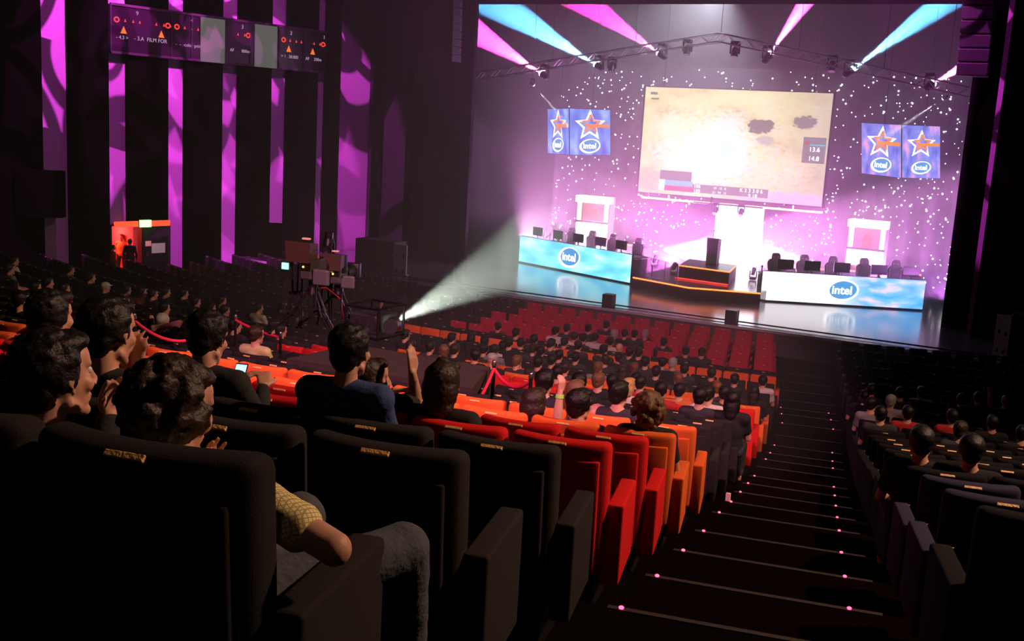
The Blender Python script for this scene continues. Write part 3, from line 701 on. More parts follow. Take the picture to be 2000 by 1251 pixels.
# ---- lit display booths
def booth(cx, y, w_, zlo, zhi, label):
    t = thing('display_booth', label, 'booth', (cx, y, SZ), 0, 'display booths'); H = zhi - SZ; lo = zlo - SZ
    wm = glow('booth_white', (1, .88, .8), 2.4)
    MB().box((0, .45, H / 2), (w_, .06, H)).box((-w_ / 2 + .03, .2, H / 2), (.05, .5, H)).box((w_ / 2 - .03, .2, H / 2), (.05, .5, H)).build('cabinet', mat('booth_red', (.6, .25, .25), .6), t)
    MB().rbox((0, .0, H - .14), (w_ + .04, .5, .28), .02, 1).build('header_light', glow('booth_header', (1, .8, .62), 4), t)
    for s_ in (-1, 1): MB().box((s_ * (w_ / 2 - .13), -.1, H - .66), (.15, .12, .76)).build('lit_pillar', wm, t)
    MB().box((0, .3, H - .66), (w_ * .62, .05, .76)).build('back_panel', mat('booth_mauve', (.35, .12, .16), .6, emis=(.7, .2, .3), es=.35), t)  # lit interior painted in as faint glow on panel and doorway
    MB().box((0, .1, H - .82), (.32, .1, .42)).box((0, .1, H - .57), (.2, .1, .1)).build('doorway', mat('booth_door', (.5, .12, .08), .5, emis=(1, .2, .1), es=.4), t)
    MB().box((0, -.12, H - 1.08), (w_, .12, .08)).build('shelf', BLACKP, t)
    MB().rbox((0, -.12, H - 1.42), (w_ - .06, .14, .58), .02, 1).build('lower_panel', wm, t)
for (a, b, zt_, lab) in ((1130, 1194, 383, 'bright white kiosk with glowing header at the left of the backdrop'), (1660, 1736, 430, 'bright white kiosk with glowing header at the right of the backdrop')):
    y = 42.2; pa, pb = P(a, zt_, y), P(b, zt_, y); booth((pa.x + pb.x) / 2, y, pb.x - pa.x, SZ, (pa.z + pb.z) / 2, lab)
# ---- centre platform, riser, lectern
zP = SZ + .4
poly = [P(1237, 540, 36.9), P(1345, 560, 35.9), P(1480, 570, 36.9)]; poly = [PZ(1237, 540, zP), PZ(1345, 560, zP), PZ(1486, 571, zP)]
pts = [(p.x, p.y) for p in poly] + [(poly[2].x + .1, 42.5), (poly[0].x - .1, 42.5)]
t = thing('centre_platform', 'low dark platform with orange glowing rim at the stage centre', 'platform', (0, 0, SZ)); MB().prism(pts, 0, .39).build('deck', mat('platform_gloss', (.12, .07, .13), .2), t)
e = [Vector((p[0], p[1], .37)) for p in pts[:3]]
for k in range(2): MB().path([e[k] + Vector((0, -.02, 0)), e[k + 1] + Vector((0, -.02, 0))], .028, 6).build('edge_light', OR_LED, t)
zR = zP + .5
r4 = [PZ(1327, 517, zR), PZ(1425, 530, zR), PZ(1439, 517, zR)]; r4.append(r4[0] + (r4[2] - r4[1])); rp = [(p.x, p.y) for p in r4]
t = thing('riser', 'dark square riser with orange lit top edge under the lectern', 'riser', (0, 0, zP)); MB().prism(rp, 0, .5).build('block', mat('riser_dark', (.05, .015, .03), .4), t)
for k in range(2): a, b = Vector((*rp[k], .48)), Vector((*rp[k + 1], .48)); o_ = Vector((0, -.02, 0)); MB().path([a + o_, b + o_], .025, 6).build('edge_light', OR_LED, t)
MB().path([Vector((*rp[0], .02)) + Vector((-.1, -.06, 0)), Vector((*rp[1], .02)) + Vector((0, -.06, 0))], .02, 6).build('edge_light', glow('red_led', (1, .04, .03), 3), t)
lc = PZ(1391, 517, zR); lc = Vector((lc.x, min(lc.y, r4[3].y - .3), zR))
t = thing('lectern', 'slim dark lectern with microphones standing on the riser', 'lectern', lc)
mb = MB().add([(-.2, -.18, 0), (.2, -.18, 0), (.2, .18, 0), (-.2, .18, 0), (-.22, -.2, .98), (.22, -.2, .98), (.22, .2, .90), (-.22, .2, .90)], [(3, 2, 1, 0), (4, 5, 6, 7), (0, 1, 5, 4), (1, 2, 6, 5), (2, 3, 7, 6), (3, 0, 4, 7)]).build('body', mat('lectern_dark', (.03, .02, .045), .4), t)
MB().box((0, 0, .97), (.48, .44, .03), Matrix.Rotation(-.2, 3, 'X')).build('top', BLACKP, t)
for s_ in (-1, 1): MB().path([(s_ * .06, 0, .96), (s_ * .05, -.02, 1.15), (s_ * .01, -.1, 1.3)], .01, 6).ell((s_ * .01, -.12, 1.31), .022, None, 8, 6).build('microphone', BLACKP, t)
# ---- small floor lamps on the stage
for k, (px, py, lab) in enumerate(((1278, 522, 'small dark floor lamp left of the centre riser, behind the rail'), (1316, 536, 'small dark floor lamp just left of the riser'), (1470, 546, 'small dark floor lamp right of the riser'))):
    p = PZ(px, py, zP); moving_head(p + Vector((0, 0, .34)), p + Vector((0, 2, 2.4)), None, lab, False, .8, 'floor lamps on the centre platform')
# ---- clear rail beside the left desk
a, b = PZ(1249, 537, zP), PZ(1322, 549, zP); glassm = mat('clear_acrylic', (.8, .75, .85), .08, alpha=.3, spec=.6)
t = thing('clear_rail', 'clear plastic rail panel between the left desk and the riser', 'rail', (a + b) / 2); d = (b - a) / 2
MB().add([-d, d, d + Vector((0, 0, .62)), -d + Vector((0, 0, .75)), -d + Vector((0, .02, 0)), d + Vector((0, .02, 0)), d + Vector((0, .02, .62)), -d + Vector((0, .02, .75))], [(0, 1, 2, 3), (7, 6, 5, 4), (0, 4, 5, 1), (3, 2, 6, 7), (0, 3, 7, 4), (1, 5, 6, 2)]).build('panel', glassm, t)
for k in range(4): MB().tube(-d + d * 2 * k / 3, -d + d * 2 * k / 3 + Vector((0, 0, .68)), .012).build('post', STEEL, t)
# microphone stand left of right desk
p = PZ(1482, 590, SZ); t = thing('microphone_stand', 'thin dark microphone stand at the left end of the right desk', 'stand', p); MB().tube((0, 0, 0), (0, 0, 1.25), .015).tube((0, 0, 0), (0, 0, .02), .12, .12, 14).build('pole', BLACKM, t); MB().ell((0, 0, 1.28), (.03, .03, .05)).build('microphone', BLACKP, t)
# ---- stage-front wedges
for k, (px, lab) in enumerate(((1188, 'small black box loudspeaker on the stage edge, left one'), (1428, 'small black box loudspeaker on the stage edge, right one'))):
    p = P(px, 604 if k == 0 else 635, 32.35); t = thing('box_speaker', lab, 'loudspeaker', (p.x, 32.35, SZ), 0, 'box speakers on the stage edge')
    MB().rbox((0, 0, .21), (.36, .34, .42), .02, 1).build('cabinet', BLACKP, t); MB().box((0, -.172, .21), (.30, .006, .36)).build('grille', mat('speaker_grille', (.03, .03, .035), .7, bump=.6, bscale=150), t)
# ---- truss
def truss(pts, label):
    t = thing('lighting_truss', label, 'truss', (0, 0, 0)); mb = MB(); db = MB(); h = .3
    offs = [(-.15, -.15), (-.15, .15), (.15, -.15), (.15, .15)]
    for k in range(len(pts) - 1):
        a, b = Vector(pts[k]), Vector(pts[k + 1]); 
        for oy, oz in offs: mb.tube(a + Vector((0, oy, oz)), b + Vector((0, oy, oz)), .028, None, 6)
        n = int((b - a).length / .34)
        for j in range(n):
            p0 = a.lerp(b, j / n); p1 = a.lerp(b, (j + 1) / n)
            for oy in (-.15, .15): s_ = .15 if j % 2 else -.15; db.tube(p0 + Vector((0, oy, s_)), p1 + Vector((0, oy, -s_)), .014, None, 5)
            for oz in (-.15, .15): s_ = .15 if j % 2 else -.15; db.tube(p0 + Vector((0, s_, oz)), p1 + Vector((0, -s_, oz)), .014, None, 5)
    mb.build('chord', STEEL, t); db.build('lattice', STEEL, t); return t
TY = 38.6
TA, TB, TC = P(930, 150, TY), P(1405, 73, TY), P(1893, 180, TY); truss([TA, TB, TC], 'shallow peaked lattice truss spanning the top of the stage')
for k, px in enumerate((1080, 1240, 1405, 1560, 1730)):
    pz = P(px, 100, TY).x; u = (pz - TA.x) / (TB.x - TA.x) if pz < TB.x else 0; z = TA.lerp(TB, u).z if pz < TB.x else TB.lerp(TC, (pz - TB.x) / (TC.x - TB.x)).z
    tag(MB().tube((0, 0, 0), (0, 0, HT - z - .1), .012, None, 6).build('hanging_cable', BLACKM), 'thin cable holding up the truss, %s from the left' % ordn(k + 1), 'cable', 'truss cables').location = (pz, TY, z + .15)
PINK = (1, .08, .55); CYAN = (.09, .4, .9)
BEAMS = []
HEADS = [(1063, 147, (900, 44), 'P', 'pink beam lamp on the far left of the truss'), (1170, 130, (960, 0), 'C', 'blue beam lamp on the left part of the truss'), (1293, 108, (1110, -20), 'P', 'pink beam lamp left of the truss peak'),
         (1195, 133, None, None, 'unlit lamp beside the left blue beam lamp'), (1342, 100, None, None, 'unlit lamp hanging just left of the truss peak'), (1435, 104, None, None, 'unlit lamp hanging just right of the truss peak'),
         (1498, 113, (1590, -20), 'Q', 'pink beam lamp right of the truss peak'), (1625, 132, None, None, 'unlit lamp beside the right blue beam lamp'), (1658, 141, (1850, 0), 'C', 'blue beam lamp on the right part of the truss'), (1815, 168, (1900, 118), 'Q', 'pink beam lamp on the far right of the truss')]
for (px, py, tg, c, lab) in HEADS:
    p = P(px, py, TY); tgt = P(tg[0], tg[1], TY + 1.2) if tg else p + Vector((0, -.3, -1))
    col = {'P': (1, .035, .42), 'Q': (.9, .06, .7), 'C': CYAN}.get(c)
    ln = glow('lens_' + c, tuple(min(1, x + .45) for x in col), 30) if c else None
    t, tip = moving_head(p, tgt, ln, lab, True, 1.0, 'moving lamps on the truss')
    if c: BEAMS.append((tip, tgt, col))
# two small white profile lamps aimed at the side screens
for k, (px, py, t1, lab) in enumerate(((1040, 163, (1090, 222), 'small white lamp shining on the left emblem screens'), (1846, 190, (1762, 246), 'small white lamp shining on the right emblem screens'))):
    p = P(px, py, 39.2); tgt = P(*t1, 40.3); t, tip = moving_head(p, tgt, glow('white_lens', (1, 1, 1), 4), lab, True, .5, 'small white profile lamps'); MB().tube((0, 0, .2), (0, 0, HT - t.location.z - .05), .015, None, 6).build('hanger', BLACKM, t)
    BEAMS.append((tip, tgt, 'w%d' % k))
# ---- loudspeakers
def cab_stack(name, label, loc, rz, dims, n, cat='loudspeaker stack'):
    t = thing(name, label, cat, loc, rz); w_, d_, h_ = dims
    for k in range(n):
        c = MB().rbox((0, 0, h_ * (k + .5)), (w_, d_, h_ - .01), .01, 1).build('cabinet', BLACKP, t)
    return t
p = PZ(745, 545, SZ); p = Vector((p.x, max(p.y, 33.0), SZ)); zt = P(745, 470, p.y).z
xa, xb = P(692, 540, p.y).x, P(768, 540, p.y).x
t = thing('speaker_stack', 'large black loudspeaker stack with a pale side panel left of the stage', 'loudspeaker stack', (xb, p.y, SZ), 0)
W_ = xb - xa; H_ = zt - SZ
for k in range(2): MB().rbox((-W_ / 2, .4, H_ * (k + .5) / 2), (W_, .8, H_ / 2 - .01), .015, 1).build('cabinet', mat('cabinet_black', (.035, .03, .038), .6, bump=.1), t)
GREY = mat('pale_side_panel', (.8, .82, .92), .6, bump=.05, bscale=8, var=.1); xc = P(797, 540, p.y + .1).x - xb
sp = MB().box((xc / 2 + .01, -.03, H_ / 2 - .02), (xc - .02, .05, H_ - .06)).build('side_panel', GREY, t)
for (u, v) in ((.28, .62), (.78, .62), (.28, .12), (.78, .12)): MB().box((xc * u, -.06, H_ * v), (.09, .02, .14)).build('handle_recess', BLACKP, sp)
MB().box((xc / 2 + .02, -.02, .03), (xc + .06, .12, .05)).build('dolly', mat('dolly_grey', (.4, .4, .45), .5), t)
p = PZ(1955, 703, .0); p = Vector((p.x, 33.2, SZ)); 
a, b, c_ = P(1942, 660, 33.2), P(1971, 660, 33.2), P(2075, 660, 33.2); zt = P(1955, 612, 33.2).z; zb_ = P(1955, 700, 33.2).z
SPX = (a.x + b.x) / 2
t = thing('speaker_stack', 'black loudspeaker cabinet with a pale side panel right of the stage', 'loudspeaker stack', (b.x, 33.2, SZ), 0); hh = zt - SZ
MB().rbox(((c_.x - b.x) / 2 + .02, .1, hh / 2 + .03), (c_.x - b.x, .7, hh + .06), .02, 1).build('cabinet', BLACKP, t)
sp = MB().box(((a.x - b.x) / 2, -.2, hh / 2), (b.x - a.x, .05, hh)).build('side_panel', GREY, t)
for (u, v) in ((.3, .55), (.75, .5), (.3, .1), (.75, .06)): MB().box(((a.x - b.x) * (1 - u), -.23, hh * v + .05), (.06, .02, .12)).build('handle_recess', BLACKP, sp)
# hanging line arrays
x = P(893, 60, 35.5); t = thing('line_array', 'narrow hanging loudspeaker column with blue lit edge, top left of the stage', 'hanging loudspeakers', (x.x, 35.5, 0)); zb_ = P(890, 122, 35.5).z
for k in range(9):
    z = zb_ + .14 + k * .28; dx = (P(893 + 6 - k, 60, 35.5).x - x.x) * .3
    c = MB().add([(-.10 + dx, 0, z - .12), (.0 + dx, -.35, z - .13), (.0 + dx, -.35, z + .13), (-.10 + dx, 0, z + .12), (-.0 + dx, .3, z - .12), (.1 + dx, 0, z - .13), (.1 + dx, 0, z + .13), (.0 + dx, .3, z + .12)], [(0, 1, 2, 3), (1, 5, 6, 2), (5, 4, 7, 6), (4, 0, 3, 7), (3, 2, 6, 7), (4, 5, 1, 0)]).build('cabinet', mat('array_black', (.05, .06, .08), .4), t)
MB().tube((0, 0, zb_ + 2.6), (0, 0, HT - .05), .02).build('rigging', BLACKM, t)
a, b = P(1868, 150, 33.5), P(1930, 152, 33.5); t = thing('line_array', 'large black hanging loudspeaker block at the top right of the stage', 'hanging loudspeakers', ((a.x + b.x) / 2, 33.5, 0)); wd = b.x - a.x
for k in range(8): MB().rbox((-.012 * k, 0, a.z + .2 + k * .38), (wd, .6, .36), .03, 1).build('cabinet', BLACKP, t)
MB().tube((0, 0, a.z + 3), (0, 0, HT - .05), .02).build('rigging', BLACKM, t)
# wall loudspeakers on the left wall
for (x0_, x1_, y0_, y1_, Yw, lab) in ((40, 119, 336, 419, 24.6, 'black box loudspeaker fixed on the left wall, nearest the viewer'), (492, 549, 436, 505, 33.3, 'black box loudspeaker fixed on the left wall beyond the door')):
    Xw = XL(Yw) + .45; cz = None
    r = ray((x0_ + x1_) / 2, (y0_ + y1_) / 2); a_ = -29.8 - .2345 * 27.6 + .55; tt = a_ / (r[0] - .2345 * r[1]); c = Vector(r * tt) + Vector((0, 0, ZC)); d_ = math.hypot(c.x, c.y)
    wd = (x1_ - x0_) / F_PX * d_ * 1.0; hh = (y1_ - y0_) / F_PX * d_
    t = thing('wall_speaker', lab, 'loudspeaker', c, math.atan(-1 / .2345) + math.pi - math.pi / 2 - .3, 'wall loudspeakers'); t.rotation_euler = (0, 0, math.radians(35))
    MB().rbox((0, 0, 0), (wd, .5, hh), .02, 1).build('cabinet', WALLM, t); MB().box((0, -.26, 0), (wd * .9, .01, hh * .92)).build('grille', WALLM, t); MB().box((-.1, .4, 0), (.1, .5, .1)).build('bracket', BLACKM, t)
# ---- booth window band on the left wall
def wl(y, o, z): x = XL(y) + o / math.cos(math.atan(.2345)); return Vector((x, y, z))
t = thing('window_band', 'long dark control booth window band high on the left wall', 'window band', (0, 0, 0)); z0, z1_ = ZC + 1.76, ZC + 3.35
mb = MB(); strip_poly(mb, 27.05, 36.1, .14, .12, z0, z1_); mb.build('glass', mat('booth_glass', (.012, .004, .012), .25, bump=.02), t)
for y in (27.05, 29.3, 30.1, 31.45, 32.55, 33.85, 35.0, 36.1): mb = MB(); strip_poly(mb, y - .02, y + .02, .17, .06, z0, z1_); mb.build('mullion', BLACKP, t)
for z in (z0, z1_): mb = MB(); strip_poly(mb, 27.05, 36.1, .18, .08, z - .04, z + .04); mb.build('rail', mat('band_rail', (.03, .01, .03), .6), t)
wx = Vector((.2345, 1, 0)).normalized()
SCRM = mat('blind_painted_glow', (.012, .014, .011), .8, bump=.2, bscale=60, var=.1, emis=(.3, .33, .27), es=.34)  # grey tone put in as glow, base kept nearly black
for (a, b, lab) in ((30.42, 31.42, 'left pale blind in the booth window band'), (32.72, 33.72, 'right pale blind in the booth window band')):
    mb = MB(); strip_poly(mb, a, b, .2, .015, z0 - .03, z1_ - .05); tag(mb.build('window_blind', SCRM), lab, 'blind', 'blinds on the booth windows')
redd = glow('red_sign_reflection', (1, .06, .04), 1.1); orr = glow('orange_sign_reflection', (1, .2, .02), 1.1); wht = glow('pink_sign_reflection', (.9, .55, .85), .6)  # sign reflections in the booth glass, painted as glowing marks
def bt(txt, y, z, s, m): textmesh('reflected_text', txt, s, m, t, frame4(wl(y, .165, z), wx), .002)
for (y, num) in ((27.9, '9'), (30.0, '4'), (32.1, '3'), (34.3, '2'), (35.9, '1')): bt(num, y + .1, z1_ - .22, .2, wht)
for (y0_, k) in ((27.25, 0), (28.4, 1), (29.5, 2), (31.7, 3), (34.05, 4), (35.2, 5)):
    mb = MB(); m4 = frame4(wl(y0_ + (0 if k % 2 == 0 else .75), .165, z1_ - .5), wx); ringpts(mb, m4, 0, 0, .11, .1, lambda a: .5, .0, 20); mb.build('red_ring', redd, t)
    mb = MB(); m4 = frame4(wl(y0_ + .6, .165, z1_ - .5), wx)
    for u in (-.3, 0, .25): mb.add([m4 @ Vector(v) for v in ((u - .045, -.05, 0), (u + .045, -.05, 0), (u, .06, 0))], [(0, 1, 2)])
    mb.build('red_mark', redd, t)
    if k != 2 and k != 3:
        mb = MB(); m4 = frame4(wl(y0_ + (.25 if k != 1 else .5), .165, z1_ - .82), wx); mb.add([m4 @ Vector(v) for v in ((-.12, -.12, 0), (.12, -.12, 0), (0, .13, 0))], [(0, 1, 2)]); mb.build('orange_triangle', orr, t)
for (txt, y, z, s) in (('— 4.3 ▸', 27.45, z1_ - 1.08, .17), ('— 3.A  FILM FOR', 28.5, z1_ - 1.06, .19), ('·  ·  ·  ·', 29.55, z1_ - 1.06, .2), ('color print', 30.15, z1_ - 1.1, .17), ('AF  ·  ·  800m', 32.1, z1_ - 1.1, .16), ('▸ 1 · 38.800', 34.35, z1_ - 1.12, .17), ('AF  ·  200m', 35.5, z1_ - 1.12, .17)):
    bt(txt.replace('—', '-').replace('▸', '>').replace('·', '.'), y, z, s, wht)
# ---- door, exit sign, notices
dz1 = P(215, 448, 27.15).z
mb = MB()
rc0, rc1 = wl(27.1, -.16, 0), wl(28.25, -.16, 0); out = Vector((-1, .2345, 0)).normalized() * 2.2
a, b = rc0, rc1; c_, d_ = b + out, a + out
REDW = mat('corridor_red', (.85, .25, .25), .8)
vs = [(*a.xy, 0), (*b.xy, 0), (*c_.xy, 0), (*d_.xy, 0), (*a.xy, DZ), (*b.xy, DZ), (*c_.xy, DZ), (*d_.xy, DZ)]
tag(MB().add(vs, [(0, 1, 2, 3), (7, 6, 5, 4), (0, 3, 7, 4), (1, 5, 6, 2), (2, 6, 7, 3)]).build('wall_corridor', REDW), 'red lit corridor seen through the open door', None, None, 'structure')
l = bpy.data.lights.new('corridor_lamp', 'POINT'); l.energy = 110; l.color = (1, .1, .09); l.shadow_soft_size = .15; lo_ = link('corridor_lamp', l); lo_.location = (a + b) / 2 + out * .55 + Vector((0, 0, DZ - .3))
mb = MB(); strip_poly(mb, 27.06, 27.12, .04, .2, 0, DZ); strip_poly(mb, 28.23, 28.3, .04, .2, 0, DZ); strip_poly(mb, 27.06, 28.3, .04, .2, DZ, DZ + .06)
tag(mb.build('door_1', BLACKP), 'black frame of the open doorway in the left wall', None, None, 'structure')
# half-open door leaf with lower red gap
mb = MB(); strip_poly(mb, 28.3, 29.35, .06, .04, 0, DZ + .02); tt = mb.build('door_2', mat('door_black', (.02, .018, .02), .5), None); tag(tt, 'black closed door leaf beside the open doorway', None, None, 'structure')
mb = MB(); strip_poly(mb, 28.38, 28.42, .12, .05, 1.0, 1.14); mb.build('door_handle', STEEL, tt)
t = thing('header_light', 'glowing orange light strip above the open door', 'light', (0, 0, 0)); zz0, zz1 = P(230, 443, 27.4).z, P(230, 432, 27.4).z
mb = MB(); strip_poly(mb, 27.2, 29.3, .1, .08, zz0, zz1); mb.build('strip', glow('red_orange_light', (1, .09, .03), 1.3), t)
t = thing('exit_sign', 'bright green exit sign in the middle of the orange door strip', 'sign', (0, 0, 0)); mb = MB(); strip_poly(mb, 28.08, 28.48, .2, .1, zz0 - .01, zz1 + .04); mb.build('lit_face', glow('exit_green', (.35, 1, .25), 3.5), t); mb = MB(); strip_poly(mb, 28.06, 28.5, .12, .04, zz0 - .03, zz1 + .06); mb.build('housing', BLACKP, t)
l = bpy.data.lights.new('exit_glow', 'POINT'); l.energy = 4; l.color = (.3, 1, .2); l.shadow_soft_size = .1; lo_ = link('exit_glow', l); lo_.location = wl(28.28, .5, (zz0 + zz1) / 2)
def sheet(name, px0, px1, py0, py1, Yw, m, lab):
    z0_, z1__ = P(px0, py1, Yw).z, P(px0, py0, Yw).z; ya = Yw; wd = (px1 - px0) / (330 - 215) * (29.33 - 27.08); mb = MB(); strip_poly(mb, ya, ya + wd, .09, .01, z0_, z1__); return tag(mb.build(name, m), lab, 'notice')
sheet('notice_sheet', 287, 314, 474, 493, 28.58, mat('paper', (.75, .68, .64), .8, emis=(.75, .6, .55), es=.15), 'large pale paper notice on the dark door leaf'); sheet('notice_sheet', 272, 283, 469, 479, 28.34, mat('pink_paper', (.9, .35, .35), .8, emis=(.9, .3, .3), es=.4), 'small pink square notice beside the open door')  # both sheets have a faint glow painted into the paper
# ---------------------------------------------------------------- people
def skinmat(name, col): return mat(name, col, .5, bump=.05, bscale=150, var=.08, spec=.35)
SKIN = skinmat('skin', (.55, .29, .2)); SKIN2 = skinmat('skin_deep', (.42, .22, .15))
HAIRC = objcol('hair', .5, .35, 160, 0, .4); CLOTH = objcol('cloth', .9, .3, 160); EYEW = mat('eye_white', (.6, .58, .55), .3); EYED = mat('eye_dark', (.02, .012, .01), .2)
def V(*a): return Vector(a)
def rot(yaw=0, pitch=0, roll=0): return (Matrix.Rotation(math.radians(-yaw), 3, 'Z') @ Matrix.Rotation(math.radians(pitch), 3, 'X') @ Matrix.Rotation(math.radians(roll), 3, 'Y'))
def head(mb, H, R, s=1.0, fine=True, jaw=1.0):
    """H head centre, R rotation; +y of R is where the face looks"""
    T = lambda *p: H + R @ (V(*p) * s)
    def E(c, r): mb.ell(T(*c), tuple(x * s for x in r), R, 20, 14)
    E((0, -.018, .032), (.074, .094, .086)); E((0, .018, -.012), (.062, .070, .088)); E((0, .042, .05), (.056, .045, .052)); E((0, .038, -.055), (.05 * jaw, .045, .05))
    mb.rc(T(-.05, .0, -.062), .02 * s, T(-.014, .066, -.098), .017 * s); mb.rc(T(.05, .0, -.062), .02 * s, T(.014, .066, -.098), .017 * s); E((0, .07, -.1), (.024, .02, .018))
    mb.rc(T(0, .08, .03), .008 * s, T(0, .108, -.022), .0115 * s, 10); 
    if fine:
        for q in (-1, 1):
            E((q * .012, .098, -.03), (.009, .011, .008)); mb.rc(T(q * .012, .082, .036), .008 * s, T(q * .045, .066, .036), .009 * s, 8); E((q * .042, .056, -.018), (.022, .022, .024))
            mb.rc(T(q * .0755, -.002, .012), .009 * s, T(q * .0795, -.012, -.006), .008 * s, 8); mb.rc(T(q * .0795, -.014, .012), .010 * s, T(q * .076, -.004, -.026), .008 * s, 8); mb.rc(T(q * .078, -.02, .018), .006 * s, T(q * .084, -.024, .0), .005 * s, 8)
        mb.rc(T(-.018, .082, -.058), .0068 * s, T(.018, .082, -.058), .0068 * s, 8); mb.rc(T(-.014, .081, -.07), .0078 * s, T(.014, .081, -.07), .0078 * s, 8)
    else:
        for q in (-1, 1): E((q * .077, -.008, -.005), (.011, .018, .03))
def hand(mb, wrist, d, pn, s=1.0, curl=.5, spread=.12, side=1, thumb=.6):
    """wrist point, d finger direction, pn palm normal (curl towards it), side +1: thumb towards d x pn"""
    d = d.normalized(); pn = (pn - d * pn.dot(d)).normalized(); sd = d.cross(pn) * side; L = (.072, .082, .076, .060)
    for k in range(4):
        off = (1.5 - k) * .0195 * s; kn = wrist + d * (.088 - abs(k - 1.2) * .004) * s + sd * off
        mb.rc(wrist + sd * off * .62 + d * .012 * s, .0135 * s, kn, .0112 * s, 8)
        c = curl if isinstance(curl, (int, float)) else curl[k]; v = (d + sd * (1.5 - k) * spread).normalized(); p = kn; ang = 0; seg = (L[k] * .5, L[k] * .3, L[k] * .24); rr = (.0092, .0084, .0076, .0068)
        for j in range(3):
            ang += c * (.75, .95, .7)[j]; q = (v * math.cos(ang) + pn * math.sin(ang)).normalized(); e = p + q * seg[j] * s; mb.rc(p, rr[j] * s, e, rr[j + 1] * s, 8); p = e
    b = wrist + d * .022 * s + sd * .026 * s; m = b + (sd * .6 + d * .75 + pn * .3).normalized() * .042 * s; e = m + (sd * (.35 - .3 * thumb) + d * .9 + pn * .45 * thumb).normalized() * .032 * s; f = e + (d * .9 + pn * .5 * thumb).normalized() * .024 * s
    mb.rc(b, .0145 * s, m, .0115 * s, 8); mb.rc(m, .011 * s, e, .0098 * s, 8); mb.rc(e, .0096 * s, f, .0078 * s, 8)
def figure(pose, voxel=.016, fine=False):
    """returns meshes (body, shirt, trousers) of one seated or standing figure"""
    g = pose; b = MB(); sh = MB(); tr = MB(); H, R = g['head'], g['R']; ns = g['neck']; s = 1.0; ch = g['chest']; hp = g['hip']; sl_, sr_ = g['sh']
    head(b, H, R, 1.06, fine); b.rc(H + R @ V(0, -.03, -.07), .052, ns, .058, 16)
    b.rc(ns, .06, ch, .12, 16)
    fat = g.get('fat', 1.0); up = (ch - hp).normalized(); ax = (sr_ - sl_).normalized()
    for m_, e in ((b, 0), (sh, .014)):
        M3 = Matrix((ax, up.cross(ax).normalized() * 1.0, up)).transposed()
        m_.ell(ch, (.165 * fat + e, .115 * fat + e, .20 + e), M3, 20, 12); m_.ell(hp.lerp(ch, .45), (.15 * fat + e, .115 * fat + e, .2 + e), M3, 20, 12); m_.ell(hp + V(0, 0, .04), (.17 * fat + e, .13 * fat + e, .13 + e), M3, 20, 12)
        m_.rc(ns + V(0, 0, -.035), .066 + e * .4, sl_, .06 + e, 14); m_.rc(ns + V(0, 0, -.035), .066 + e * .4, sr_, .06 + e, 14)
    sleeve = g.get('sleeve', .62)
    for S, El, Wr in ((sl_, g['el'][0], g['wr'][0]), (sr_, g['el'][1], g['wr'][1])):
        b.rc(S, .048, El, .038, 14); b.rc(El, .040, El.lerp(Wr, .35), .041, 14); b.rc(El.lerp(Wr, .35), .041, Wr, .026, 14)
        if sleeve <= 1: sh.rc(S, .062, S.lerp(El, sleeve), .058, 14)
        else: sh.rc(S, .060, El, .050, 14); sh.rc(El, .052, El.lerp(Wr, .92), .036, 14)
    for k, (Wr, El) in enumerate(((g['wr'][0], g['el'][0]), (g['wr'][1], g['el'][1]))):
        hd = g['hand'][k] if 'hand' in g else None; d = (Wr - El).normalized()
        if hd is None: hand(b, Wr, d, V(0, 0, -1) if abs(d.z) < .8 else V(0, 1, 0), 1, .35, .08, -1 if k else 1)
        else: hand(b, Wr, hd[0], hd[1], 1.0, hd[2], hd[3] if len(hd) > 3 else .1, hd[4] if len(hd) > 4 else (-1 if k else 1))
    for q, (Kn, An) in enumerate(g['leg']):
        h = hp + ax * (.09 if q else -.09)
        b.rc(h, .08, Kn, .055, 14); b.rc(Kn, .055, An, .038, 14); toe = An + g.get('toe', V(0, .17, 0)) + V(0, 0, -.05); b.rc(An + V(0, 0, -.045), .036, toe, .03, 10)
        tr.rc(h, .096, Kn, .072, 14); tr.rc(Kn, .074, An.lerp(Kn, .12), .062, 14); tr.rc(hp + V(0, 0, .0), .125, h, .11, 12)
    return remesh(b, voxel, 3 if fine else 2), remesh(sh, voxel * 1.3, 4, .004 if fine else 0, 14), remesh(tr, voxel * 1.3, 4, .004 if fine else 0, 12)
